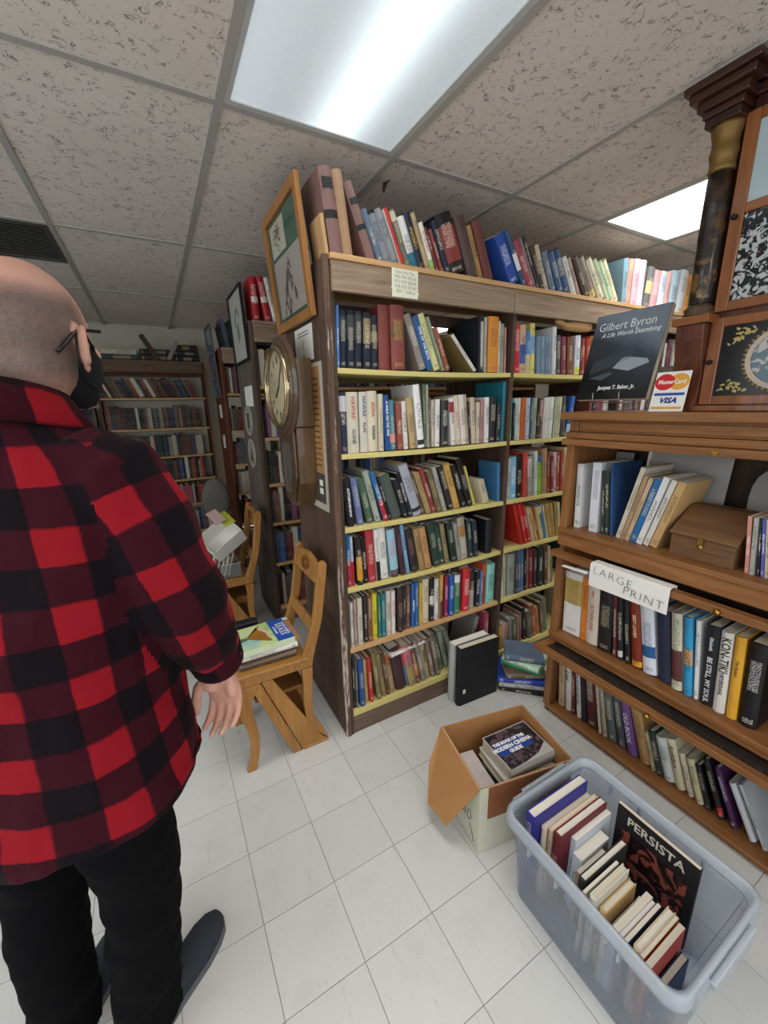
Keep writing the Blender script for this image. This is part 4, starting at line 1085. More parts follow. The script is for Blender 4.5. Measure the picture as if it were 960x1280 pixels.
lm.add([(-.0083, .071, .30), (-.0083, .079, .30), (-.0083, .077, .35), (-.0083, .073, .35)], [(0, 1, 2, 3)]); obj('engraving', lm, m_lf, pr1)
obj('glass', MB().box(-.0115, -.0105, -.2, .2, .036, .42), thin('picture_glass', 'ffffff', .0, .02), fr)
obj('hanging_ring', MB().tube([(-.004, .238+.008*math.sin(a), .36+.018*math.cos(a)) for a in np.linspace(0, 2*PI, 11)], .0015, 6), M_steel, fr)
nn = thing('paper_note', 'white printed paper note on the bookcase end above the wall clock', 'note', (.5945, 1.735, 1.70))
obj('sheet', MB().box(-.0012, 0, -.11, .11, 0, .135), M_white, nn)
for k in range(2): obj('print_line', MB().box(-.0015, -.0012, -.07, .07, .112-.012*k, .116-.012*k), plain('faint_print', '70707a', .7), nn)
text('J', .032, M_ink, nn, (-.0016, -.0, .07), RY, bold=.001); text('of', .014, M_ink, nn, (-.0016, 0, .047), RY); text('N', .03, M_ink, nn, (-.0016, 0, .018), RY, bold=.001)
po = thing('poster', 'tall tan printed poster on bookcase end, partly behind the wall clock', 'poster', (.5945, 1.74, 1.085))
obj('backing', MB().box(-.006, 0, -.195, .195, 0, .60), plain('poster_border', 'b8b0a4', .6), po)
obj('print', MB().box(-.0072, -.006, -.18, .18, .16, .585), plain('tan_poster_paper', 'a88050', .6, noise=.12), po)
obj('print', MB().box(-.0072, -.006, -.18, .18, .03, .159), plain('dark_poster_foot', '4a4440', .6), po)
for k in range(16): obj('print_line', MB().box(-.0075, -.0072, -.16, .16-rnd.random()*.1, .19+.023*k, .197+.023*k), plain('poster_text', '6a4a2c', .7), po)
for k in range(2): obj('print_square', MB().box(-.0075, -.0072, -.155, -.115, .07+.035*k, .095+.035*k), M_white, po)
wc = thing('wall_clock', 'old brown wooden drop-dial wall clock on the bookcase end', 'clock', (.588, 1.765, 1.10))
m_ckw = wood('aged_clock_case', '6b5030', '47341e', 'z', .35, coat=.25); m_ckd = wood('aged_clock_bezel', '5c4632', '3a2b1e', 'y', .35, coat=.25)
CZ = .495; CY = -.005
obj('case', MB().box(-.085, 0, -.125, .125, .335, .605), m_ckw, wc, bev=.004)
obj('drop_box', MB().prism([(-.118, .334), (.118, .334), (.118, .10), (.06, -.01), (-.06, -.01), (-.118, .10)], 'x', -.08, 0), m_ckw, wc, bev=.003)
dd = obj('drop_door', MB().prism([(-.105, .33), (.105, .33), (.108, .12), (.055, .008), (-.055, .008), (-.108, .12)], 'x', -.094, -.081), m_ckd, wc, bev=.004)
obj('glass', MB().prism([(-.06, .27), (.06, .27), (.066, .13), (.035, .05), (-.035, .05), (-.066, .13)], 'x', -.097, -.0945), plain('dark_clock_glass', '5c5850', .1), dd)
RX = Matrix.Translation((0, CY, CZ)) @ Matrix.Rotation(-PI/2, 4, 'Y')
obj('bezel', MB().lathe([(.10, .085), (.205, .085), (.208, .092), (.196, .104), (.186, .104), (.178, .112), (.165, .112), (.16, .104), (.10, .104)], 40, RX), m_ckd, wc, smooth=False)
obj('rim', MB().lathe([(.150, .105), (.164, .105), (.166, .118), (.158, .13), (.150, .126), (.15, .105)], 40, RX, cap=False), plain('tarnished_brass', 'a89878', .25, .9), wc, smooth=True)
dl = obj('dial', MB().lathe([(.0, .1045), (.152, .1045), (.152, .107), (0, .107)], 40, RX, cap=False), plain('aged_dial', 'c2b894', .6, noise=.1), wc)
for k in range(12):
    a = k*PI/6; M = RX @ Matrix.Rotation(a, 4, 'Z')
    n = {0: 3, 3: 3, 6: 3, 9: 3}.get(k, 2)
    for q in range(n): obj('numeral', MB().box(.098, .128, (q-(n-1)/2)*.008-.0018, (q-(n-1)/2)*.008+.0018, .1072, .1078).xf(M), M_ink, dl)
for L_, a, w in ((.07, 2.2, .004), (.105, -.6, .003)): obj('hand', MB().prism([(-.015, -w), (-.015, w), (L_*.8, w*1.6), (L_, 0), (L_*.8, -w*1.6)], 'z', .1085, .1095).xf(RX @ Matrix.Rotation(a, 4, 'Z')), M_ink, dl)
obj('glass', MB().lathe([(.151, .117), (.12, .125), (.06, .131), (.001, .133), (.001, .132), (.06, .130), (.12, .124), (.151, .116)], 32, RX, cap=False), thin('dial_glass', 'ffffff', .0, .02), wc, smooth=True)
obj('hinge', MB().box(-.122, -.10, -.176, -.162, CZ-.012, CZ+.012), plain('tarnished_brass', 'a89878', .25, .9), wc)

# --- on the end of the second bookcase
XE = .5815
f2 = thing('picture_frame', 'thin black framed pale drawing on end of the grey bookcase', 'picture', (XE, 2.93, 1.81), (0, -.03, 0))
for m in frame4(.44, .43, .012, .018): obj('frame_side', m, M_black, f2)
pd = obj('print', MB().box(-.008, -.003, -.208, .208, .012, .418), plain('pale_drawing', 'b0b4aa', .5, noise=.04), f2)
lm = MB()
for k in range(10):
    a = .3+.24*k; lm.add([(-.0083, .09*math.cos(b)*q+.0, .20+.13*math.sin(b)*q) for b, q in ((a, 1), (a+.25, 1.02), (a+.25, .62+.03*k), (a, .62+.03*k))], [(0, 1, 2, 3)])
lm.add([(-.0083, -.05, .16), (-.0083, .03, .12), (-.0083, .05, .22), (-.0083, -.02, .25)], [(0, 1, 2, 3)])
obj('engraving', lm, plain('pale_drawing_line', '7a807c', .6, noise=.2), pd)
c2 = thing('paper_card', 'white card pinned to the grey bookcase end above the round seals', 'card', (XE, 2.875, 1.53))
obj('sheet', MB().box(-.0015, 0, -.12, .12, 0, .13), M_white, c2)
for k in range(4): text('. N 9 :'.split()[k], .018, M_ink, c2, (-.0018, .0, .105-.027*k), RY)
for z, lb in ((1.437, 'upper'), (1.213, 'lower')):
    s_ = thing('round_seal', '%s of two pale round carved seals on the grey bookcase end' % lb, 'plaque', (XE, 2.94, z), group='round seals on the bookcase end')
    MX = Matrix.Rotation(-PI/2, 4, 'Y'); m_seal = plain('pale_seal', 'a8a498', .7)
    obj('disc', MB().lathe([(.001, .0), (.102, 0), (.102, .005), (.001, .006)], 32, MX), m_seal, s_)
    obj('rim', MB().lathe([(.09, .006), (.102, .005), (.102, .01), (.092, .01), (.09, .006)], 32, MX, cap=False), m_seal, s_)
    eb = MB()
    if z > 1.4:
        for k in (-1, 0, 1): eb.prism([(.02*k-.005, -.055), (.02*k+.005, -.055), (.026*k+.005, .05), (.026*k-.005, .05)], 'x', -.009, -.006)
    else: eb.prism([(-.045, -.055), (.045, -.055), (0, .06)], 'x', -.008, -.006)
    obj('emblem', eb, plain('seal_dark', '4a4a48', .7), s_)
    obj('ring', MB().lathe([(.074, .006), (.079, .006), (.079, .0075), (.074, .0075), (.074, .006)], 32, MX, cap=False), plain('seal_dark', '4a4a48', .7), s_)
f3 = thing('picture_frame', 'narrow blue picture hanging on the red-brown bookcase end', 'picture', (.5715, 4.19, 1.62), (0, -.04, 0))
for m in frame4(.38, .62, .014, .014): obj('frame_side', m, plain('dull_grey_frame', '5a5654', .5), f3)
obj('print', MB().box(-.006, -.001, -.176, .176, .014, .606), leafy('blue_picture', '34405c', '7c92b4', 14, .5), f3)
for z, lb in ((1.50, 'Upper'), (1.22, 'Lower')):
    tag(obj('paper_tag', MB().box(.566, .5715, 4.10, 4.2, z-.06, z+.06), M_white), '%s small white tag on red-brown bookcase end' % lb.lower(), 'tag', 'white tags on the bookcase end')
# books standing on top of the second bookcase
for i, (d_, x, t_, h_, ln, hx, opt) in enumerate((('red and white lettered book leftmost on top of the grey bookcase', .62, .04, .24, -2, 'a8242c', 1), ('second red lettered book leaning on top of the grey bookcase', .69, .04, .245, -8, 'a8242c', 1), ('white book leaning right of two red ones on the grey bookcase', .74, .03, .245, -10, 'd8d4cc', 0))):
    b = book(d_, hx, t_, h_, .19, (x, 2.70, 2.0335), (0, math.radians(ln), 0), 'books on top of the second bookcase', ink='e8d8d0' if opt else '303030', band=(.42, .55) if opt else None, tone='d8ccc0' if opt else None)
# box files and games lying flat on top of the back bookcase
zt = 2.033
FL = [('grey green book lying at the foot of a stack on back bookcase', -.40, .36, '3a4444', .055, 0), ('pale book lying uppermost in the left stack on back bookcase', -.40, .35, 'c8c0ac', .05, 1),
      ('dark brown flat book lying in middle of the back bookcase top', -.02, .3, '3c342c', .06, 0), ('black flat book on the brown one, back bookcase top', -.02, .29, '26282a', .055, 1),
      ('dark flat book lying at right on the back bookcase top', .30, .25, '202224', .06, 0), ('black book with pale lettering atop the right stack, back bookcase', .30, .245, '2a2c2c', .05, 1), ('dark brown box-like book topmost of the right stack, back bookcase', .31, .23, '30241c', .06, 1)]
hh = 0
for lb, x, w, hx, t_, k in FL:
    hh = 0 if k == 0 else hh
    book(lb, hx, t_, w*.62 if w > .5 else w, .2, (x+.0+0, 5.16, zt+hh+t_), (0, PI/2, 0), 'books lying on top of the back bookcase'); hh += t_+.001
for lb, x, ang, L_, w_ in (('dark narrow board leaning on books atop the back bookcase', .14, -.5, .27, .05), ('grey strip of board leaning right atop the back bookcase', .24, .5, .22, .04)):
    tag(obj('loose_board', MB().box(-w_/2, w_/2, 0, .015, 0, L_), M_oldz if ang < 0 else m_grey, loc=(x, 5.135, zt+.014), rot=(0, ang, 0)), lb, 'board')
# --- folding library step chairs
def make_chair(label, dx, dy):
    o = thing('step_chair', label, 'chair', (.30+dx, 1.51+dy, 0), group='folding library step chairs')
    S_ = Matrix.Translation((-.30, 0, 0)); D = .33
    def P(n, outl, y0, y1, bev=.004, mat=M_chair): return obj(n, MB().prism(outl, 'y', y0, y1).xf(S_), mat, o, bev=bev)
    for y0 in (0, D-.026):
        y1 = y0+.026
        P('front_leg', [(.145,.412),(.135,.37),(.133,.33),(.147,.27),(.165,.20),(.171,.13),(.163,.06),(.142,0),(.182,0),(.196,.05),(.207,.12),(.208,.18),(.199,.25),(.192,.30),(.195,.34),(.212,.375),(.236,.395),(.236,.412)], y0, y1)
        P('brace', [(.190,.411),(.236,.411),(.386,0),(.345,0),(.335,.03)], y0+.001, y1-.001)
        P('brace', [(.2395,.411),(.285,.411),(.475,.045),(.505,.012),(.505,0),(.390,0)], y0+.001, y1-.001)
        P('back_leg', [(.412,.41),(.415,.33),(.41,.24),(.415,.16),(.44,.10),(.47,.058),(.508,.016),(.512,.02),(.478,.10),(.452,.16),(.447,.24),(.455,.33),(.462,.41)], y0, y1)
        P('foot_block', [(.392,.0),(.512,.0),(.512,.012),(.392,.012)], y0-.003, y1+.003)
        P('back_post', [(.408,.412),(.412,.45),(.445,.53),(.475,.62),(.492,.72),(.508,.82),(.52,.875),(.533,.888),(.548,.885),(.556,.87),(.55,.82),(.535,.72),(.518,.62),(.492,.53),(.468,.45),(.462,.412)], y0, y1, .006)
        P('side_rail', [(.135,.4125),(.462,.4125),(.462,.448),(.135,.455)], y0+.002, y1-.002)
    P('front_rail', [(.135,.4125),(.157,.4125),(.157,.455),(.135,.455)], .027, D-.027)
    P('back_rail', [(.43,.4125),(.452,.4125),(.452,.448),(.43,.448)], .027, D-.027)
    st_ = obj('seat', MB().prism([(.128,.456),(.445,.449),(.445,.465),(.128,.472)], 'y', -.006, D+.006).xf(S_), M_chair, o, bev=.005)
    m_tread = wood('darker_oak_tread', '8a5a2c', '64401c', 'y', .45)
    P('tread', [(.21,.305),(.43,.305),(.43,.322),(.21,.322)], .028, D-.028, .003, m_tread)
    P('tread', [(.29,.135),(.44,.135),(.44,.152),(.29,.152)], .028, D-.028, .003, m_tread)
    P('mid_rail', [(.468,.565),(.484,.562),(.497,.612),(.482,.618)], .02, D-.02)
    cr = obj('crest_rail', MB().rings([[Vector((x-.30+cx_, y, z)) for x, z in ((.497,zl),(.513,zl-.002),(.533,zh),(.517,zh+.003))] for y, zl, zh, cx_ in ((.02,.795,.852,0),(.08,.785,.875,.006),(.165,.782,.885,.009),(.25,.785,.875,.006),(.31,.795,.852,0))]), M_chair, o, bev=.003)
    em = MB()
    Ms = Matrix.Translation((.511-.30+.002, .165, .835)) @ Matrix.Rotation(-PI/2+.2, 4, 'Y')
    em.lathe([(.033, 0), (.038, .0), (.038, .004), (.033, .004), (.033, 0)], 20, Ms @ Matrix.Diagonal((.75, 1.25, 1, 1)), cap=False)
    for k in range(5): em.tube([Ms @ Vector((.016*math.cos(a), .026*math.sin(a), .002)) for a in (k*1.256, k*1.256+.5, k*1.256+1)], .003, 6)
    obj('carved_emblem', em, wood('carved_oak', '8a5524', '6a3e18', 'z', .5), cr)
    return o
make_chair('golden oak folding step chair nearest the person, holding stacked books', 0, 0)
make_chair('farther golden oak step chair holding a clear bin of papers', -.035, 1.04)
# stack on the near chair
Z0 = .4735
sk = thing('magazine_stack', 'thin stack of worn brown magazines at the bottom on near chair', 'magazines', (.285, 1.645, Z0))
for k in range(5):
    w = .235+rnd.uniform(-.008, .008); d = .2
    obj('magazine', MB().box(-w/2, w/2, -d/2, d/2, 0, .0055), plain(['worn_brown_cover', 'grey_cover', 'tan_cover', 'buff_cover', 'worn_brown_cover'][k], ['5a4438', '7a746c', '8c7860', 'a89878', '5a4438'][k], .6, noise=.15), sk, loc=(rnd.uniform(-.004, .004), rnd.uniform(-.004, .004), .0058*k), rot=(0, 0, rnd.uniform(-.04, .04)))
b = book('white book with grey lettering on its spine, under the butterfly book', 'dcd8d0', .026, .245, .19, (.41, 1.545, Z0+.031), (0, -PI/2, 0), 'books on the near chair', ink='50505a')
b.rotation_euler = (0, -PI/2, 0); b.location = (.413, 1.547, Z0+.031)
tp = book('colourful paperback with a brown butterfly and blue panel on near chair', 'cfe0b8', .026, .235, .19, (.405, 1.55, Z0+.0585), (0, -PI/2, .05), 'books on the near chair', soft=True, title=False)
def m_bfly():
    t = NT('butterfly_cover'); tc = t.n('TexCoord'); sx = t.n('SeparateXYZ'); t.l(tc.outputs['Object'], sx.inputs[0])
    n = t.noise(t.coord((1,1,1), False), 9, 3); return t.out(t.ramp(n, [(.3, hexc('7cb8c8')), (.5, hexc('cfdc9c')), (.72, hexc('86b85c'))]), .35)
# its own space: x = thickness (up), y = depth, z = along; the face looking up is x = 0 side after the turn
XT = .0263
def face(n, pts, m, e=0): obj(n, MB().add([(XT+e, y, z) for y, z in pts], [tuple(range(len(pts)))[::-1]]), m, tp)
face('cover_art', [(.001, .072), (.189, .072), (.189, .234), (.001, .234)], m_bfly())
face('cover_panel', [(.001, .001), (.189, .001), (.189, .0715), (.001, .0715)], plain('panel_blue', '2454b0', .4))
wing = [(.095, .185), (.12, .165), (.16, .115), (.172, .105), (.166, .125), (.135, .12), (.10, .10), (.06, .095), (.03, .088), (.024, .10), (.04, .12), (.06, .15), (.08, .172)]
face('cover_art', wing, plain('butterfly_brown', '9a6a2c', .45, noise=.3), .0002)
face('cover_art', [(.10, .10), (.135, .12), (.16, .112), (.155, .098), (.12, .092), (.06, .09), (.04, .092), (.06, .098)], plain('butterfly_pink', 'd8b8a8', .45), .0003)
face('cover_art', [(.08, .18), (.10, .18), (.11, .225), (.085, .232), (.07, .215)], plain('fern_green', '5a6c50', .5, noise=.3), .0002)
for s_, z, sz in (('SEASS', .034, .036), ('BUTTERFLIES', .058, .011), ('MOTHS & INSECTS', .012, .013)):
    text(s_, sz, M_white, tp, (XT+.0003, .095, z), basis((0, -1, 0), (0, 0, -1)), bold=.0006, space=1.25 if s_ == 'SEASS' else 1, name='title')
tag(obj('folder', MB().prism([(-.07,-.012),(.07,-.012),(.075,.02),(.06,.035),(-.06,.035),(-.075,.02)], 'z', 0, .085), plain('navy_black_vinyl', '1e2026', .45), loc=(.225, 1.785, Z0), bev=.006), 'dark rounded pouch behind the butterfly book on near chair', 'pouch')
for nm, lb, x0, x1, y0, y1, z, c in (('paper_sheet', 'white sheet sticking out behind the butterfly book on chair', .33, .435, 1.70, 1.80, Z0+.046, 'e0e0dc'), ('magazine', 'tan magazine edge jutting out right under the butterfly book', .40, .43, 1.56, 1.75, Z0+.06, 'b88858')):
    tag(obj(nm, MB().box(x0, x1, y0, y1, z, z+.003), plain(nm+'_col', c, .6)), lb, 'paper' if 'sheet' in nm else 'magazine')
# far chair load: clear bin of pamphlets, white carton tipped over it
bx, by, bz = .237, 2.70, .4735
def m_clear(name, h='c8ccd0', r=.25, tr=.75):
    return thin(name, h, 1-tr, r)
m_bin = m_clear('clear_bin_plastic', 'e0e4e6', .15, .9)
def tray(x0, x1, y0, y1, z0, h, w, fl=.0):
    m = MB(); m.box(x0, x1, y0, y1, z0, z0+w)
    for a in ((x0, x0+w, y0, y1), (x1-w, x1, y0, y1), (x0+w, x1-w, y0, y0+w), (x0+w, x1-w, y1-w, y1)): m.box(a[0], a[1], a[2], a[3], z0+w, z0+h)
    return m
t = thing('clear_bin', 'clear plastic bin of pamphlets on the seat of the farther chair', 'bin', (bx, by, bz+.001))
obj('body', tray(-.125, .125, -.13, .13, 0, .09, .003), m_bin, t); obj('rim', MB().tube([(-.128, -.133, .09), (.128, -.133, .09), (.128, .133, .09), (-.128, .133, .09), (-.128, -.133, .09)], .004, 6), m_bin, t)
PC = ['c8c4bc', 'a8a49c', '6a4a44', 'd8d4c8', '8c8880', 'a03c34', 'c0b8a0', '504c4a', 'd0ccc4', '9a9080', 'e0dcd4', '787470', 'b8a890']
for i in range(13):
    tag(obj('pamphlet', MB().box(-.004, .004, -.105, .105, 0, .15+rnd.uniform(-.02, .02)), plain('pamphlet_'+PC[i], PC[i], .6), loc=(bx-.10+.0125*i, by, bz+.0075), rot=(0, .28, 0)), ['pale grey', 'mid grey', 'dark brown', 'off-white', 'ash grey', 'brick red', 'beige', 'charcoal', 'light grey', 'khaki', 'white', 'slate', 'tan'][i]+' pamphlet upright in the clear bin on the farther chair', 'pamphlet', 'pamphlets in the clear bin')
ct = thing('paper_carton', 'open white carton tipped on top of the clear bin', 'carton', (.30, 2.66, .70), (.5, -.55, .2))
obj('body', tray(-.12, .10, -.09, .09, -.02, .11, .003), M_white, ct)
for i, (lb, c, x) in enumerate((('yellow green leaflet sticking out of the tipped white carton', 'b8c040', .04), ('pink and grey leaflet on the tipped white carton', 'c0a09a', -.05))):
    tag(obj('leaflet', MB().box(-.035, .035, -.06, .06, 0, .002), plain('leaflet_'+c, c, .5), loc=(.29+x*.6, 2.66, .84+.02*i), rot=(.5, -.3, .3)), lb, 'leaflet')
# --- office chair and red-brown chair far down the aisle
oc = thing('office_chair', 'grey upholstered office chair back seen down the far aisle', 'chair', (.375, 3.62, 0))
m_up = plain('grey_upholstery', '6c6a64', .9, noise=.1)
bk_ = MB().rings([[Vector((wx*math.cos(2*PI*k/20)*(1 if abs(math.cos(2*PI*k/20)) < .8 else .96), yy, .77+hz*math.sin(2*PI*k/20))) for k in range(20)] for wx, hz, yy in ((.05, .10, .05), (.10, .17, .045), (.115, .19, .02), (.115, .19, -.01), (.10, .17, -.03), (.05, .1, -.035))])
obj('backrest', bk_, m_up, oc, smooth=True); obj('seat', MB().rings([[Vector((rx*math.cos(2*PI*k/20), ry*math.sin(2*PI*k/20)-.2, z)) for k in range(20)] for rx, ry, z in ((.17, .17, .43), (.2, .2, .45), (.2, .2, .48), (.18, .18, .50))]), m_up, oc, smooth=True)
obj('back_stem', MB().tube([(0, -.12, .42), (0, .04, .44), (0, .06, .55), (0, .05, .70)], .014, 8), M_black, oc, smooth=True); obj('column', MB().tube([(0, -.2, .06), (0, -.2, .43)], .02, 10), M_black, oc)
for k in range(5):
    a = k*2*PI/5+.3; obj('base_leg', MB().tube([(0, -.2, .09), (.2*math.cos(a), -.2+.2*math.sin(a), .06)], .014, 6), M_black, oc); obj('caster', MB().ball((.2*math.cos(a), -.2+.2*math.sin(a), .024), .024, 8, 6), M_black, oc)
rc = thing('wooden_armchair', 'red-brown wooden chair with curved arm beyond the person', 'chair', (.0, 3.12, 0))
m_rw = wood('cherry_stain', '7a2c1e', '501810', 'x', .35)
for s_ in (-1, 1):
    obj('arm', MB().tube([(-.16, .2*s_, .63), (0, .2*s_, .66), (.10, .19*s_, .665), (.17, .17*s_, .64), (.2, .16*s_, .58)], .016, 8), m_rw, rc, smooth=True)
    obj('arm_post', MB().tube([(.16, .18*s_, .44), (.17, .18*s_, .64)], .012, 8), m_rw, rc)
    for x in (-.17, .17): obj('leg', MB().tube([(x*1.05, .19*s_, 0), (x, .18*s_, .43)], [.013, .018], 8), m_rw, rc)
    obj('back_post', MB().tube([(-.17, .18*s_, .45), (-.19, .18*s_, .65), (-.23, .18*s_, .9)], .016, 8), m_rw, rc)
obj('seat', MB().box(-.2, .2, -.21, .21, .43, .455), m_rw, rc, bev=.008); obj('back_rail', MB().box(-.245, -.215, -.19, .19, .8, .9), m_rw, rc, bev=.006)

# --- on the floor: two tall albums and a pile, cardboard box, clear tub
def flatbook(label, hx, t, L_, Wd, cx, cy_, z, ang, group, **k):      # lying flat, spine towards -Y before the turn
    o = book(label, hx, t, L_, Wd, (0, 0, 0), (0, PI/2, ang), group, **k)
    M = Matrix.Rotation(ang, 4, 'Z') @ Matrix.Rotation(PI/2, 4, 'Y'); c = M @ Vector((t/2, Wd/2, L_/2))
    o.location = (cx-c.x, cy_-c.y, z+t); return o
def upbook(label, hx, t, h, d, cx, cy_, z, ang, group=None, tilt=0, **k):
    o = book(label, hx, t, h, d, (0, 0, 0), (tilt, 0, ang), group, **k)
    c = Matrix.Rotation(ang, 4, 'Z') @ Vector((t/2, d/2, 0)); o.location = (cx-c.x, cy_-c.y, z); return o
upbook('tall grey album standing behind the black one at bookcase foot', 'a6a8a4', .045, .335, .235, 1.28, 1.424, .001, -PI/2-.03, 'albums on the floor', title=False)
upbook('tall black album standing on the floor at bookcase foot', '16171a', .038, .335, .25, 1.297, 1.376, .001, -PI/2-.05, 'albums on the floor', title=False)
tag(obj('sticker', MB().box(-.008, .008, -.001, 0, -.012, .012), M_white, loc=(1.195, 1.3525, .09), rot=(0, 0, -.05)), 'small white sticker near the spine of the black album', 'sticker')
PX, PY = 1.60, 1.335
pile = [('black flat book at the very bottom of the floor pile', '1c1c20', .022, .26, .2, .55), ('white edged grey book second from bottom in floor pile', 'b8b8b4', .028, .26, .2, .6), ('bright blue book with white lettering in the floor pile', '2c48a8', .03, .25, .19, .62),
        ('brown book in middle of the floor pile', '6a5648', .032, .21, .15, .75), ('emerald green thin book in the floor pile', '2c9c64', .018, .21, .15, .2), ('pale green and white book under the top of floor pile', 'c0dcc0', .028, .2, .14, .15), ('slate blue book on top of the floor pile', '5a6a7c', .038, .2, .15, .55)]
z = .001
for lb, c, t_, L_, Wd, an in pile:
    flatbook(lb, c, t_, L_, Wd, PX+rnd.uniform(-.015, .015), PY+rnd.uniform(-.012, .012), z, an-PI/2+.25, 'books piled on the floor', ink='f0f0f0' if 'blue book with' in lb else None); z += t_+.001
# leaning stragglers on the lower shelves
flatbook('grey flat book lying across the books on fourth shelf', '4a4c50', .014, .24, .12, 1.14, 1.565, .967, -.02, 'books lying flat across others', ink='c0c0c0')
flatbook('thin brown flat book lying across left end of fifth shelf', '7c7a78', .012, .18, .12, .885, 1.575, .677, -.02, 'books lying flat across others')
flatbook('black lettered flat book lying across right of fifth shelf', '2c2c2e', .03, .17, .12, 1.29, 1.58, .675, -.03, 'books lying flat across others', ink='e0e0e0')
for lb, c, x, y, t_, h_, ln, z_ in (('pale green book leaning third behind the black album', '5a6c58', 1.165, 1.52, .028, .23, -14, LEV[0]), ('sage book with white top leaning behind the black album', '8a9484', 1.205, 1.52, .03, .24, -15, LEV[0]), ('green grey book leaning next the black album top', '6c7868', 1.245, 1.52, .03, .235, -16, LEV[0]), ('pink red book standing by upright on bottom shelf', 'a04458', 1.46, 1.50, .03, .26, 0, LEV[0]), ('grey book leaning by the pink one on bottom shelf', '807c78', 1.35, 1.52, .03, .25, 14, LEV[0])):
    book(lb, c, t_, h_, .17, (x+(t_ if ln > 0 else 0), y, z_+.001), (0, math.radians(ln), 0), 'books leaning behind the black album', pivot_right=ln > 0)
flatbook('white thin book wedged flat under the fifth shelf', 'ccc8c0', .016, .24, .15, .95, 1.56, .34, .12, 'books lying flat across others')
flatbook('crimson flat book lying at right under the fifth shelf', '7c2438', .02, .2, .15, 1.38, 1.60, .392, 0, 'books lying flat across others')

# cardboard box
m_card = plain('brown_cardboard', 'a87848', .75, noise=.07); m_cardw = plain('white_carton_face', 'c9c8b4', .7, noise=.05)
cb = thing('cardboard_box', 'open brown cardboard box with white outside holding a few books', 'box', (.985, .885, 0), (0, 0, -.20))
hx_, hy_, hz_ = .185, .145, .275
wls = [(-hx_, -hx_+.004, -hy_, hy_), (hx_-.004, hx_, -hy_, hy_), (-hx_+.004, hx_-.004, -hy_, -hy_+.004), (-hx_+.004, hx_-.004, hy_-.004, hy_)]
obj('bottom', MB().box(-hx_, hx_, -hy_, hy_, .001, .005), m_card, cb)
for a in wls:
    obj('wall', MB().box(*a, .0055, hz_), m_card, cb)
obj('outer_face', MB().box(-hx_-.0015, -hx_-.0002, -hy_, hy_, .002, hz_), m_cardw, cb, label='white outer face with black scribbled marker')
obj('outer_face', MB().box(-hx_, hx_, -hy_-.0015, -hy_-.0002, .002, hz_), m_cardw, cb, label='white outer face')
# flaps: the left one hangs out over the side, the front one is folded down outside
obj('flap', MB().add([(-hx_-.002, -hy_, hz_), (-hx_-.002, hy_, hz_), (-hx_-.075, hy_-.05, hz_-.105), (-hx_-.115, hy_-.13, hz_-.19), (-hx_-.085, -hy_+.065, hz_-.195)] + [(-hx_-.006, -hy_, hz_), (-hx_-.006, hy_, hz_), (-hx_-.079, hy_-.05, hz_-.108), (-hx_-.119, hy_-.13, hz_-.194), (-hx_-.089, -hy_+.065, hz_-.199)], [(0, 1, 2, 3, 4), (9, 8, 7, 6, 5), (0, 5, 6, 1), (1, 6, 7, 2), (2, 7, 8, 3), (3, 8, 9, 4), (4, 9, 5, 0)]), m_card, cb)
obj('flap', MB().box(-hx_+.03, hx_, -hy_-.006, -hy_-.003, hz_-.13, hz_), plain('reddish_cardboard', '8a5636', .75, noise=.08), cb)
obj('flap', MB().prism([(hx_+.001, hz_), (hx_+.004, hz_), (hx_+.05, hz_-.07), (hx_+.047, hz_-.072)], 'y', -hy_, hy_), m_card, cb)
sc_ = MB()
for pts in ([(-.10, .10), (-.085, .125), (-.07, .10), (-.075, .08), (-.095, .09)], [(-.06, .075), (-.05, .12), (-.045, .075)], [(-.035, .12), (-.015, .125), (-.02, .10), (-.04, .10), (-.03, .08), (-.01, .09)], [(.0, .13), (.005, .08), (.02, .11)], [(-.09, .07), (-.11, .04), (-.12, .02)]):
    sc_.tube([(-hx_-.002, y, z) for y, z in pts], .0013, 5)
obj('marker_scribble', sc_, M_ink, cb)
def inbox(par, x, y): a = par.rotation_euler.z; return par.location.x+x*math.cos(a)-y*math.sin(a), par.location.y+x*math.sin(a)+y*math.cos(a)
BXA = -.2
for lb, c, t_, L_, Wd, x, y, z, an, kw in (
    ('grey book flat at the left bottom inside the cardboard box', '8c8c8a', .04, .125, .21, -.115, .03, .006, PI/2, {}), ('tan book on the grey one inside the cardboard box', 'b09c80', .04, .12, .205, -.115, .025, .047, PI/2, {}),
    ('green book flat beneath the white stack in cardboard box', '2c6a48', .085, .2, .17, .065, -.02, .006, PI/2-.1, {}), ('second green book with leaves on its cover in cardboard box', '3c8a50', .035, .21, .18, .066, -.02, .092, PI/2-.15, {}), ('dark green edged book in middle of cardboard box stack', '24503c', .03, .205, .17, .062, -.012, .128, PI/2+.1, {}),
    ('pale grey book under the blue video-cover book in cardboard box', 'c4c8c4', .035, .22, .17, .06, 0, .159, PI/2+.05, {}), ('thick book with blue and white lettered cover atop cardboard box', 'b0b0ac', .05, .21, .165, .065, 0, .195, PI/2+.12, {'title': False})):
    X, Y = inbox(cb, x, y); q = flatbook(lb, c, t_, L_, Wd, X, Y, z, BXA+an-PI/2, 'books in the cardboard box', **kw)
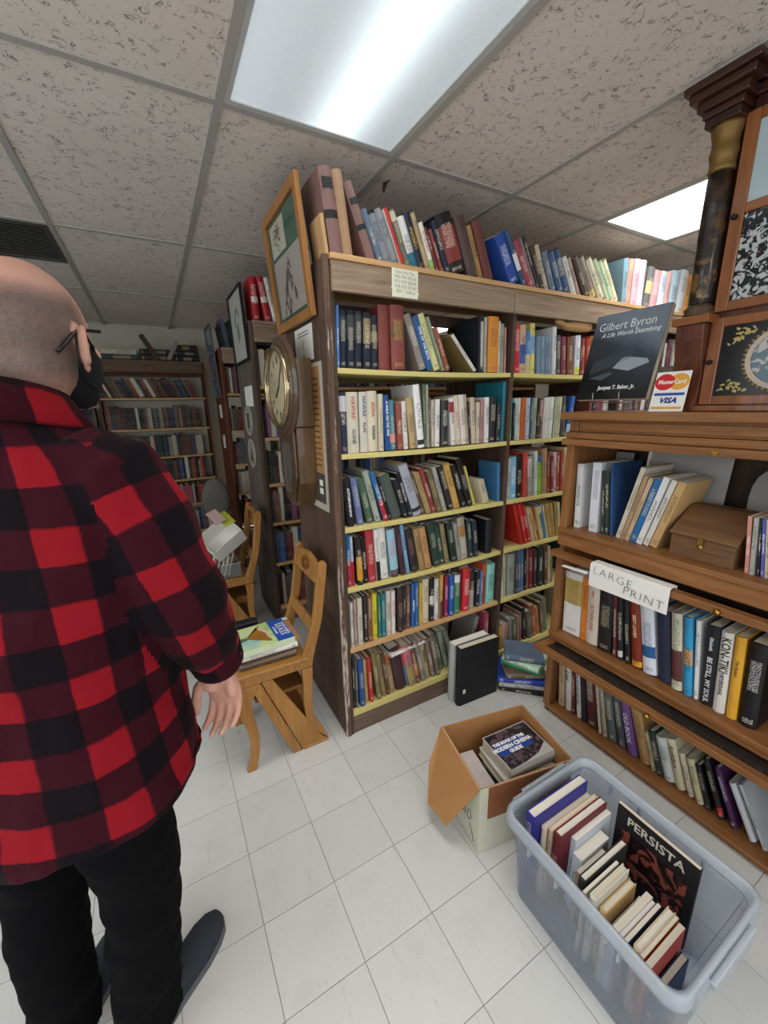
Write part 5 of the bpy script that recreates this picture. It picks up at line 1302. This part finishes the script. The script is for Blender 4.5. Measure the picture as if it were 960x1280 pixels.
# printed cover on the top one
m_cv = leafy('dark_photo_cover', '2a2428', '5a4650', 20, .5)
obj('cover_art', MB().add([(-.0004, .004, .004), (-.0004, .161, .004), (-.0004, .161, .206), (-.0004, .05, .206), (-.0004, .02, .15), (-.0004, .008, .08)], [(0, 1, 2, 3, 4, 5)]), m_cv, q)
obj('cover_art', MB().add([(-.0006, .06, .01), (-.0006, .12, .01), (-.0006, .12, .15), (-.0006, .06, .17)], [(0, 1, 2, 3)]), plain('cover_blue', '24448c', .35), q)
for s_, y, sz in (('THE BOOK OF THE', .112, .017), ('MODERN CINEMA', .09, .022), ('GUIDE', .068, .02)):
    text(s_, sz, M_white, q, (-.0008, y, .085), (PI/2, -PI/2, -PI/2), bold=.0012, name='title')
X, Y = inbox(cb, -.115, .025)
flatbook('white paperback with brown picture at left in the cardboard box', 'd0c8c4', .05, .12, .2, X, Y, .089, BXA, 'books in the cardboard box', ink='402828', soft=True)

# clear storage tub
tb = thing('storage_tub', 'large clear plastic tub full of books on the floor at right', 'tub', (.955, .425, 0))
def rrect(hx, hy, r, n=5):
    return [(sx*(hx-r)+r*math.cos(a0+PI/2*k/n), sy_*(hy-r)+r*math.sin(a0+PI/2*k/n)) for sx, sy_, a0 in ((1, 1, 0), (-1, 1, PI/2), (-1, -1, PI), (1, -1, 1.5*PI)) for k in range(n+1)]
def R_(hx, hy, r, z): return [Vector((x, y, z)) for x, y in rrect(hx, hy, r)]
m_tub = thin('frosted_tub_plastic', 'c4cedc', .14, .3)
out_ = [R_(.155, .21, .03, .001), R_(.158, .213, .032, .012), R_(.180, .228, .035, .29), R_(.182, .23, .035, .30)]
inn_ = [R_(.179, .227, .033, .30), R_(.177, .225, .033, .29), R_(.155, .21, .03, .014), R_(.15, .205, .03, .005)]
obj('body', MB().rings(out_+inn_), m_tub, tb, smooth=True)
m_rim = thin('frosted_tub_rim', 'c8d0d8', .45, .3)
obj('rim', MB().rings([R_(.183, .231, .036, .296), R_(.198, .246, .04, .288), R_(.200, .248, .04, .300), R_(.198, .246, .04, .326), R_(.192, .240, .038, .331), R_(.184, .232, .036, .326), R_(.183, .231, .036, .302)], cap=False), m_rim, tb, smooth=True)
for s_ in (-1, 1):
    obj('handle', MB().prism([(-.10, .326), (.10, .326), (.085, .29), (.06, .275), (-.06, .275), (-.085, .29)], 'y', s_*.249, s_*.262 if s_ > 0 else s_*.262), m_rim, tb, bev=.004)
    for x in (-.12, .12): obj('lid_clip', MB().box(x-.025, x+.025, s_*.249-.003, s_*.249+.003, .27, .325), m_rim, tb)
    for y in (-.12, .05, .14): obj('rib', MB().box(s_*.19-.008, s_*.19+.008, y-.003, y+.003, .26, .296), m_rim, tb)
TBK = [  # label, colour, t, h, d, x, y, yaw, kw   (spine on the -x side, covers facing -y after the turn)
 ('large royal blue book standing at back of the clear tub', '2c2c80', .03, .315, .25, .0, .19, 0, {}),
 ('cream paperback right in front of blue book in tub', 'cdbfa4', .016, .27, .22, .02, .145, 0, {}),
 ('brown edged cream book second before blue book in tub', 'c8a888', .014, .275, .22, .03, .128, 0, {}),
 ('dark red spined book lying on edge in the clear tub', '6a2028', .024, .275, .22, .035, .098, 0, {'ink': 'd8a0a0'}),
 ('white glossy paperback in front of dark red book in tub', 'c8ccd4', .016, .25, .17, .06, .068, 0, {'soft': True}),
 ('thick white paged paperback lower in the clear tub', 'd4d8dc', .028, .215, .13, .03, .034, 0, {'soft': True}),
 ('small tan paperback beside thick white one in tub', 'b89878', .024, .20, .12, .0, .0, 0, {'soft': True}),
 ('dark olive book with pale top edge across the clear tub', '2a2a24', .02, .235, .2, .01, -.045, 0, {'ink': '8a8468'}),
]
yy = .201
for lb, c, t_, h_, d_, x, y, an, kw in TBK:
    y = yy-t_/2; yy -= t_+.001
    upbook(lb, c, t_, h_, d_, .955+x-.02, .425+y, .0145, -PI/2+an, 'books standing in the clear tub', **kw)
TB2 = [('thin cream book leaning in middle of the clear tub', 'd0c4b0', .009, .23, .15), ('cream hardback with white pages in middle of tub', 'd8d4c4', .02, .235, .15), ('ochre edged book in middle of the clear tub', 'c8a468', .02, .205, .14),        ('wide cream paged book lying low in the clear tub', 'd8d2b8', .024, .15, .18), ('lilac white paperback in front half of the clear tub', 'c8c4d0', .018, .215, .16), ('pink footed paperback in front half of the clear tub', 'c0a0a4', .012, .21, .15),       ('navy book in front half of the clear tub', '1c2038', .012, .215, .16), ('cream torn-jacket book near front of the clear tub', 'c8b494', .02, .21, .16), ('orange banded book near front of the clear tub', 'b8742c', .012, .205, .16), ('coral red paperback nearest front of the clear tub', 'b04438', .016, .205, .16), ('dark blue book at very front of the clear tub', '22304c', .02, .14, .15)]
y = yy
for lb, c, t_, h_, d_ in TB2:
    y -= t_+.0008
    o = upbook(lb, c, t_-.001, h_, d_, .955-.045+rnd.uniform(-.01, .02), .425+y+.0, .0145, -PI/2, 'books standing in the clear tub', soft=t_ < .02)
    if y < -.19: break
tg = upbook('black magazine with pale capital lettering along side of the tub', '1a1618', .012, .30, .22, 1.094, .40, .0145, 0, 'books standing in the clear tub', title=False, soft=True)
text('PERSISTA', .042, plain('pale_capitals', 'c8c0b0', .5), tg, (-.0005, .11, .262), (PI/2, 0, -PI/2), bold=.0008, sx=.92, name='title')
obj('cover_art', MB().add([(-.0004, .02, .08), (-.0004, .2, .08), (-.0004, .2, .225), (-.0004, .02, .225)], [(0, 1, 2, 3)]), leafy('red_brown_photo', '24181a', '8a4a3c', 16, .5), tg)
# ------------------------------------------------------------------ the person, seen from behind
PF, PR, PO = Vector((.62, .785, 0)), Vector((.785, -.62, 0)), Vector((-.275, .955, 0))
def B(r, f, z): return PO+PR*r+PF*f+Vector((0, 0, z))
HF, HR, UP = Vector((.44, .898, 0)), Vector((.898, -.44, 0)), Vector((0, 0, 1))
HC = B(.085, .07, 1.652)
def H(r, f, z): return HC+HR*r+HF*f+UP*z
HM = Matrix((( HR.x, HF.x, 0), (HR.y, HF.y, 0), (0, 0, 1)))
def ell(c, rx, ry, n=20, p=2.3, ax=(PR, PF), tilt=0):
    out = []
    for k in range(n):
        a = 2*PI*k/n; ca, sa = math.cos(a), math.sin(a)
        x = math.copysign(abs(ca)**(2/p), ca)*rx; y = math.copysign(abs(sa)**(2/p), sa)*ry
        out.append(c+ax[0]*x+ax[1]*y+UP*(tilt*y))
    return out
def remesh(mb, vox, it=6, fac=.5):
    me = mesh_of('tmp', mb); o = bpy.data.objects.new('tmp', me); C.objects.link(o)
    m = o.modifiers.new('r', 'REMESH'); m.mode = 'VOXEL'; m.voxel_size = vox
    if it: s_ = o.modifiers.new('s', 'SMOOTH'); s_.iterations = it; s_.factor = fac
    out = bpy.data.meshes.new_from_object(o.evaluated_get(bpy.context.evaluated_depsgraph_get()))
    bpy.data.objects.remove(o); bpy.data.meshes.remove(me); return out
# joints
NECK, CHIN = B(.06, .015, 1.46), B(.085, .055, 1.58)
TORSO = [(.015, 0, .84, .155, .115), (.02, 0, .92, .17, .125), (.03, 0, 1.05, .165, .125), (.045, .015, 1.2, .18, .125), (.052, .02, 1.32, .195, .12), (.058, .02, 1.41, .18, .095), (.06, .018, 1.46, .12, .075), (.062, .016, 1.49, .07, .062)]
ARM_R = [(.245, .02, 1.415), (.285, .025, 1.30), (.325, .045, 1.165), (.325, .09, 1.06), (.312, .135, .955)]
ARM_L = [(-.135, .02, 1.415), (-.18, .02, 1.3), (-.21, .03, 1.165), (-.21, .06, 1.06), (-.2, .1, .955)]
LEG_R = [(.095, 0, .86), (.115, .005, .68), (.125, .012, .48), (.11, -.005, .28), (.09, -.02, .08)]
LEG_L = [(-.075, 0, .86), (-.10, -.01, .68), (-.11, -.015, .48), (-.11, -.04, .28), (-.10, -.055, .08)]
bm_ = MB()
bm_.rings([ell(B(r, f, z), rx*.88, ry*.86) for r, f, z, rx, ry in TORSO])
for A in (ARM_R, ARM_L): bm_.tube([B(*p) for p in A], [.052, .048, .042, .038, .027], 14)
for A in (LEG_R, LEG_L): bm_.tube([B(*p) for p in A], [.085, .075, .055, .05, .04], 14)
bm_.tube([NECK-UP*.03, NECK+UP*.03, B(.075, .04, 1.55), B(.085, .06, 1.62)], [.078, .07, .067, .066], 20)
bm_.ball(HC, (.079, .102, .108), 28, 18, HM)
bm_.ball(H(0, .035, -.055), (.066, .066, .075), 22, 14, HM)
bm_.ball(H(0, .062, -.085), (.042, .038, .045), 18, 10, HM)
bm_.ball(H(0, -.02, -.06), (.07, .075, .07), 20, 12, HM)
bm_.ball(H(0, .09, .022), (.05, .014, .012), 14, 8, HM)             # brow
bm_.tube([H(0, .098, .01), H(0, .112, -.02), H(0, .122, -.035)], [.009, .012, .015], 10); bm_.ball(H(0, .11, -.042), (.02, .013, .01), 12, 8, HM)
bm_.ball(H(0, .098, -.072), (.024, .01, .007), 12, 8, HM)           # lips
for s_ in (-1, 1):
    bm_.ball(H(.034*s_, .088, -.002), (.014, .012, .010), 10, 8, HM); bm_.ball(H(.045*s_, .07, -.035), (.024, .024, .02), 12, 8, HM)
    # ear: shell, rolled rim, lobe
    E0 = H(.082*s_, .0, -.032); EA = (HR*s_*.55-HF*.83).normalized(); EN = (HR*s_*.83+HF*.55).normalized()
    EM = Matrix(((EA.x, EN.x, 0), (EA.y, EN.y, 0), (0, 0, 1)))
    bm_.ball(E0+EA*.008, (.018, .007, .031), 14, 10, EM)
    bm_.tube([E0+EA*(.006+.019*math.sin(a))+EN*.006+UP*(.002+.032*math.cos(a)) for a in np.linspace(-.7, 2.7, 12)], [.0055]*12, 8)
    bm_.ball(E0+EA*.002+UP*(-.032)+EN*.003, (.009, .006, .01), 10, 8, EM)
# hands: palm, four fingers of unequal length with bends, thumb off the side of the palm
def hand(A, s_):
    Wp = B(*A[-1]); Dn = (B(*A[-1])-B(*A[-2])).normalized()*.35-UP*.9; Dn.normalize()
    Ac = (PR*s_-Dn*(PR*s_).dot(Dn)).normalized(); N = Ac.cross(Dn)*s_
    if N.dot(PF) > 0: N = -N
    N.normalize()
    P = lambda a, d, n=0: Wp+Ac*a+Dn*d+N*n
    secs = []
    for d, wd, th in ((-.012, .026, .021), (.012, .030, .020), (.035, .038, .018), (.06, .043, .016), (.085, .043, .014), (.096, .040, .011)):
        secs.append([P(wd*math.cos(2*PI*k/16), d, th*math.sin(2*PI*k/16)) for k in range(16)])
    bm_.rings(secs)
    bm_.ball(P(-.022, .035, .012), (.018, .018, .026), 10, 8); bm_.ball(P(.026, .045, .010), (.014, .014, .028), 10, 8)
    for a, L, b0, sp in ((-.031, .078, 18, -.12), (-.010, .088, 24, -.03), (.011, .082, 30, .05), (.031, .064, 36, .14)):
        p = P(a, .088, -.002); ang = math.radians(b0); pts = [P(a*.9, .07, 0), p]; seg = [L*.46, L*.30, L*.24]
        for q, bend in zip(seg, (0, 34, 26)):
            ang += math.radians(bend); dr = (Dn*math.cos(ang)+N*math.sin(ang)+Ac*sp*.6).normalized(); p = p+dr*q; pts.append(p)
        r0 = .0098 if L > .07 else .0086
        bm_.tube(pts, [r0, r0*1.04, r0*.96, r0*.86, r0*.66], 10); bm_.ball(pts[-1], r0*.66, 8, 6)
    t0 = P(-.026, .022, .008); t1 = P(-.05, .05, .02); t2 = P(-.057, .082, .028); t3 = P(-.052, .105, .036)
    bm_.tube([t0, t1, t2, t3], [.0145, .0125, .011, .008], 10); bm_.ball(t3, .008, 8, 6)
    return P
PH = hand(ARM_R, 1); hand(ARM_L, -1)
pe = thing('person', 'person in red and black plaid shirt and black mask walking away', 'person', (PO.x, PO.y, 0))
PL = Matrix.Translation(-Vector((PO.x, PO.y, 0)))
bme = remesh(bm_, .0042, 4, .5)
co = np.empty(len(bme.vertices)*3); bme.vertices.foreach_get('co', co); co = co.reshape(-1, 3)
rel = co-np.array(HC); hr = rel @ np.array(HR); hf = rel @ np.array(HF); hz = rel[:, 2]
ss = lambda x, a, b: np.clip((x-a)/(b-a), 0, 1)**2*(3-2*np.clip((x-a)/(b-a), 0, 1))
hair = ss(-hz, -.075, -.03)*ss(hz, -.115, -.07)*(1-ss(hf, .0, .05))*(hz < .2)
hair *= (1-.8*((np.abs(hr) > .078) & (hz < .01) & (hz > -.08)))
hair = np.where(co[:, 2] > 1.5, hair, 0)
at = bme.color_attributes.new('hair', 'FLOAT_COLOR', 'POINT')
at.data.foreach_set('color', np.stack([hair, hair, hair, np.ones_like(hair)], 1).astype(np.float32).ravel())
t = NT('skin'); a = t.n('Attribute', attribute_name='hair'); n1 = t.noise(t.coord((1,1,1), False), 18, 4); n2 = t.noise(t.coord((1,1,1), False), 240, 2)
sk_ = t.mix(n1, hexc('c08a76'), hexc('d6a894')); hc = t.mix(n2, hexc('2c2828'), hexc('6c6460'))
k = t.math('MULTIPLY', a.outputs['Fac'], t.math('ADD', .62, t.math('MULTIPLY', n1, .4)), clamp=True)
t.out(t.mix(k, sk_, hc), .5, bump=n2, bs=.1, bd=.001); t.b.inputs['Subsurface Weight'].default_value = .08; t.b.inputs['Subsurface Radius'].default_value = (.01, .004, .002)
bme.transform(PL)
body = obj('body', bme, t.m, pe, smooth=True)
# cropped hair: short tapering strands on the sides and back
hm = MB(); idx = np.where(hair > .35)[0]; nr = np.empty(len(bme.vertices)*3); bme.vertices.foreach_get('normal', nr); nr = nr.reshape(-1, 3)
sel = rnd.sample(list(idx), min(5200, len(idx))); vs, fs = [], []
for i in sel:
    p = Vector(co[i]); n = Vector(nr[i]); d = (n*.55+Vector((rnd.uniform(-.4, .4), rnd.uniform(-.4, .4), -.75))).normalized(); s_ = d.cross(n).normalized()*.0005
    q = len(vs); vs += [p+s_-n*.0005, p-s_-n*.0005, p+d*rnd.uniform(.003, .0055)]; fs.append((q, q+1, q+2))
hm.add(vs, fs); hair_o = obj('hair', hm.xf(PL), plain('cropped_grey_hair', '6c6460', .6), pe); hair_o['label'] = 'cropped grey hair around a bald crown'
# trousers
tr = MB(); tr.rings([ell(B(r, f, z), rx, ry) for r, f, z, rx, ry in ((.0, 0, .80, .12, .11), (.015, 0, .86, .17, .135), (.02, 0, .96, .178, .14), (.028, 0, 1.03, .172, .135))])
tr.tube([B(*p) for p in LEG_R]+[B(.085, -.022, .035)], [.105, .097, .084, .076, .070, .070], 20); tr.tube([B(*p) for p in LEG_L]+[B(-.10, -.06, .035)], [.105, .095, .081, .076, .072, .072], 20)
tme = remesh(tr, .009, 6)
from mathutils import noise as mn
def vnorm(me): a = np.empty(len(me.vertices)*3); me.vertices.foreach_get('normal', a); return [Vector(q) for q in a.reshape(-1, 3)]
for v, nn_ in zip(tme.vertices, vnorm(tme)):
    p = v.co; low = max(0, 1-p.z/.35); k = (.009+.008*low)*(mn.noise(Vector((p.x*7+p.z*5, p.y*7, p.z*11)))+.5*mn.noise(Vector((p.x*17-p.z*9, p.y*17, p.z*22)))); v.co += nn_*k
tme.transform(PL); to = obj('trousers', tme, plain('black_denim', '0b0b0d', .95, noise=.15, Specular_IOR_Level=.08), pe, smooth=True)
# plaid shirt
sh_ = MB()
SH_T = [(.055, -.02, .755, .262, .185), (.05, -.02, .80, .262, .185), (.045, -.015, .92, .245, .178), (.045, -.005, 1.08, .235, .17), (.05, .01, 1.25, .238, .16), (.058, .015, 1.36, .235, .15), (.062, .012, 1.43, .20, .122), (.065, .008, 1.475, .135, .10), (.067, .006, 1.50, .092, .085)]
sh_.rings([ell(B(r, f, z), rx, ry, 28, 2.4) for r, f, z, rx, ry in SH_T])
SL_R = [(.19, .015, 1.425), (.24, .018, 1.405), (.283, .025, 1.31), (.322, .045, 1.17), (.322, .09, 1.065), (.312, .128, .985)]
SL_L = [(-.08, .015, 1.425), (-.13, .018, 1.405), (-.18, .02, 1.31), (-.21, .03, 1.17), (-.21, .06, 1.065), (-.2, .095, .985)]
for A in (SL_R, SL_L): sh_.tube([B(*p) for p in A], [.068, .084, .082, .076, .068, .056], 22)
sme = remesh(sh_, .0065, 12)
for v, nn_ in zip(sme.vertices, vnorm(sme)):
    p = v.co; v.co += nn_*(.013*mn.noise(Vector((p.x*6, p.y*6, p.z*7)))+.006*mn.noise(Vector((p.x*15+3, p.y*15, p.z*13)))+ .004*mn.noise(Vector((p.x*30, p.y*30, p.z*18))))
# open lower hem: raise it at the sides into shirt tails
for v in sme.vertices:
    if v.co.z < .80:
        d = Vector((v.co.x, v.co.y, 0))-B(.05, -.02, 0); a = abs(d.normalized().dot(PR)); v.co.z += .085*a*a*(.80-v.co.z)/.05
AR, AL = [B(*p) for p in SL_R], [B(*p) for p in SL_L]
nv = len(sme.vertices); P_ = np.empty(nv*3); sme.vertices.foreach_get('co', P_); P_ = P_.reshape(-1, 3)
npv = lambda v: np.array(v)
d_ = P_-npv(B(.05, 0, 0)); rr, ff = d_ @ npv(PR), d_ @ npv(PF)
tu = np.stack([np.arctan2(rr/.235, -ff/.165)*.205, P_[:, 2]], 1)
def armuv(A, side):
    bd = np.full(nv, 9.0); U = np.zeros((nv, 2)); s0 = 0
    for i, (a, b) in enumerate(zip(A[:-1], A[1:])):
        a, b = npv(a), npv(b); ab = b-a; L = np.linalg.norm(ab); t_ = ((P_-a) @ ab)/L**2
        k = np.clip(t_, 0, 1); e = P_-(a+k[:, None]*ab); d = np.linalg.norm(e, axis=1); dr = ab/L
        ref = npv(PF)-dr*(npv(PF) @ dr); ref /= np.linalg.norm(ref); oth = np.cross(dr, ref)
        u = np.arctan2((e @ oth)*side, -(e @ ref)); m = d < bd
        U[m, 0] = (u*.078+.03)[m]; U[m, 1] = (s0+L*k+.02)[m]; bd[m] = d[m]; s0 += L
    return bd, U
dR, uR = armuv(AR, 1); dL, uL = armuv(AL, -1)
z_ = P_[:, 2]
def sleeve(d, q): return (d < .125) & (rr*q-.05*(q < 0)*0 > np.where(z_ > 1.28, .226-.25*np.clip(z_-1.36, 0, 1), .226+.012*np.clip((1.28-z_)/.3, 0, 1)) + (-.10 if q < 0 else .0)*0) & (d < np.where(z_ > 1.3, .13, .098))
mR = sleeve(dR, 1); mL = sleeve(dL, -1)
uvl = sme.uv_layers.new(name='cloth'); lv = np.empty(len(sme.loops), dtype=np.int32); sme.loops.foreach_get('vertex_index', lv)
npo = len(sme.polygons); ls = np.empty(npo, dtype=np.int32); lt = np.empty(npo, dtype=np.int32); sme.polygons.foreach_get('loop_start', ls); sme.polygons.foreach_get('loop_total', lt)
pol = np.repeat(np.arange(npo), lt); cnt = lambda m: np.bincount(pol, weights=m[lv].astype(float), minlength=npo)/lt
fR, fL = (cnt(mR) > .6)[pol], (cnt(mL) > .6)[pol]
UV = np.where(fR[:, None], uR[lv], np.where(fL[:, None], uL[lv], tu[lv])); uvl.data.foreach_set('uv', UV.astype(np.float32).ravel())
def m_plaid():
    t = NT('buffalo_plaid'); uv = t.n('UVMap', uv_map='cloth'); sx = t.n('SeparateXYZ'); t.l(uv.outputs[0], sx.inputs[0])
    nz = t.noise(t.coord((1,1,1), False), 60, 3)
    def stripe(x, ph): 
        f = t.math('FRACT', t.math('ADD', t.math('DIVIDE', x, .118), ph)); f = t.math('ADD', f, t.math('MULTIPLY', t.math('SUBTRACT', nz, .5), .05))
        return t.ramp(f, [(.0, (0,0,0,1)), (.02, (1,1,1,1)), (.48, (1,1,1,1)), (.52, (0,0,0,1))])
    a, b = stripe(sx.outputs[0], .62), stripe(sx.outputs[1], .10)
    s_ = t.math('MULTIPLY', t.math('ADD', a, b), .5)
    col = t.ramp(s_, [(.0, hexc('0e0d11')), (.5, hexc('340d17')), (1.0, hexc('8a1620'))])
    fz = t.noise(t.coord((1,1,1), False), 420, 2)
    t.out(t.mix(t.math('MULTIPLY', fz, .22), col, hexc('2a1418')), .95, bump=fz, bs=.25, bd=.002)
    t.b.inputs['Specular IOR Level'].default_value = .08; t.b.inputs['Sheen Weight'].default_value = .03; t.b.inputs['Sheen Tint'].default_value = (.8, .4, .4, 1)
    return t.m
M_pl = m_plaid(); sme.transform(PL); sho = obj('shirt', sme, M_pl, pe, smooth=True)
def uvband(me, n, du, v0, dv):          # round a band of n points, the seam kept in one piece
    l = me.uv_layers.new(name='cloth')
    for p in me.polygons:
        wrap = max(i % n for i in p.vertices) == n-1 and min(i % n for i in p.vertices) == 0
        for li, vi in zip(p.loop_indices, p.vertices): l.data[li].uv = ((n if wrap and vi % n == 0 else vi % n)/n*du, v0+dv*(vi//n))
nc = 32; cr = []
CC = B(.072, .018, .022)
def cring(rx, ry, zb, zf):
    return [CC+PR*rx*math.cos(a)+PF*ry*math.sin(a)+UP*(zb+(zf-zb)*(.5+.5*math.sin(a))) for a in [2*PI*k/nc+PI/2 for k in range(nc)]]
col = MB().rings([cring(.082, .080, 1.47, 1.45), cring(.080, .077, 1.51, 1.48), cring(.080, .076, 1.548, 1.505), cring(.087, .083, 1.552, 1.508), cring(.098, .098, 1.525, 1.48), cring(.118, .118, 1.492, 1.445), cring(.112, .112, 1.486, 1.44), cring(.090, .09, 1.505, 1.46)], cap=False)
cme = mesh_of('collar', col.xf(PL)); uvband(cme, nc, .59, .04, .02)
obj('collar', cme, M_pl, sho, smooth=True)
wd_ = (AR[-1]-AR[-2]).normalized(); q0 = AR[-1]
cf = MB().tube([q0-wd_*.05, q0-wd_*.045, q0+wd_*.012, q0+wd_*.016, q0+wd_*.014, q0-wd_*.03], [.05, .058, .055, .053, .047, .045], 24)
fme = mesh_of('cuff', cf.xf(PL)); uvband(fme, 24, .354, .05, .012)
obj('cuff', fme, M_pl, sho, smooth=True)
wl_ = (AL[-1]-AL[-2]).normalized(); q1 = AL[-1]
cf = MB().tube([q1-wl_*.05, q1-wl_*.045, q1+wl_*.012, q1+wl_*.016, q1+wl_*.014, q1-wl_*.03], [.05, .058, .055, .053, .047, .045], 24)
fme = mesh_of('cuff', cf.xf(PL)); uvband(fme, 24, .354, .05, .012); obj('cuff', fme, M_pl, sho, smooth=True)
# mask with ear loops, spectacle arm
m_mask = plain('black_mask_cloth', '101012', .9, noise=.2)
mk = obj('mask', MB().rings([[H(rx*math.cos(2*PI*k/24), fo+ry*math.sin(2*PI*k/24), z) for k in range(24)] for z, rx, ry, fo in ((-.135, .03, .03, .055), (-.128, .05, .05, .05), (-.10, .064, .068, .045), (-.07, .072, .078, .045), (-.04, .073, .082, .042), (-.015, .066, .082, .036), (-.008, .05, .07, .04))]).xf(PL), m_mask, pe, smooth=True)
for s_ in (-1, 1):
    pts = [(.07, .055, -.028), (.081, .02, -.008), (.083, -.004, .0), (.088, -.018, -.012), (.087, -.022, -.04), (.082, -.014, -.068), (.072, .015, -.088), (.066, .045, -.095)]
    obj('ear_loop', MB().tube([H(a*s_, b, c) for a, b, c in pts], .0022, 6).xf(PL), M_black, mk, smooth=True)
    obj('temple_arm', MB().tube([H(.083*s_, .06, .005), H(.086*s_, .0, -.002), H(.086*s_, -.022, -.012), H(.081*s_, -.048, -.036), H(.079*s_, -.058, -.044)], [.003, .003, .0035, .004, .0035], 8).xf(PL), plain('dark_spectacle_arm', '1a1816', .35), pe, smooth=True)
# shoes
m_shoe = plain('charcoal_canvas', '2c3038', .85, noise=.12); m_sole = plain('grey_rubber_sole', '5c5e62', .7)
for nm, (r, f), tw in (('right', (.105, .0), .16), ('left', (-.10, -.055), -.12)):
    d = (PF*math.cos(tw)+PR*math.sin(tw)).normalized(); sd = (PR*math.cos(tw)-PF*math.sin(tw)).normalized(); o0 = B(r, f, 0)-d*.075
    Q = lambda x, y, z: o0+d*x+sd*y+UP*z
    st_ = ((0, .024, .07), (.012, .034, .085), (.06, .037, .085), (.10, .038, .075), (.14, .043, .062), (.19, .049, .052), (.235, .047, .045), (.268, .036, .036), (.285, .018, .026))
    up_ = MB().rings([[Q(x, w*math.cos(a)*(1 if math.sin(a) < 0 else 1), .022+max(-.006, h*math.sin(a)*(.62 if x > .1 else .8))) for a in [2*PI*k/18 for k in range(18)]] for x, w, h in st_])
    so = obj('shoe', up_.xf(PL), m_shoe, pe, smooth=True)
    hw = [(x, w+.004) for x, w, h in st_]; outl = [(x-.004 if i == 0 else x, -w) for i, (x, w) in enumerate(hw)]+[(.293, 0)]+[(x-.004 if i == 0 else x, w) for i, (x, w) in reversed(list(enumerate(hw)))]
    obj('sole', MB().add([Q(x, y, z) for z in (.0005, .02) for x, y in outl], [tuple(range(len(outl)))[::-1], tuple(range(len(outl), 2*len(outl)))]+[(i, (i+1) % len(outl), len(outl)+(i+1) % len(outl), len(outl)+i) for i in range(len(outl))]).xf(PL), m_sole, so)
    obj('tab', MB().tube([Q(.10, -.005, .078), Q(.125, -.004, .074), Q(.145, .0, .066)], [(.018, .004), (.02, .005), (.016, .004)], 8, up=UP).xf(PL), M_black, so)
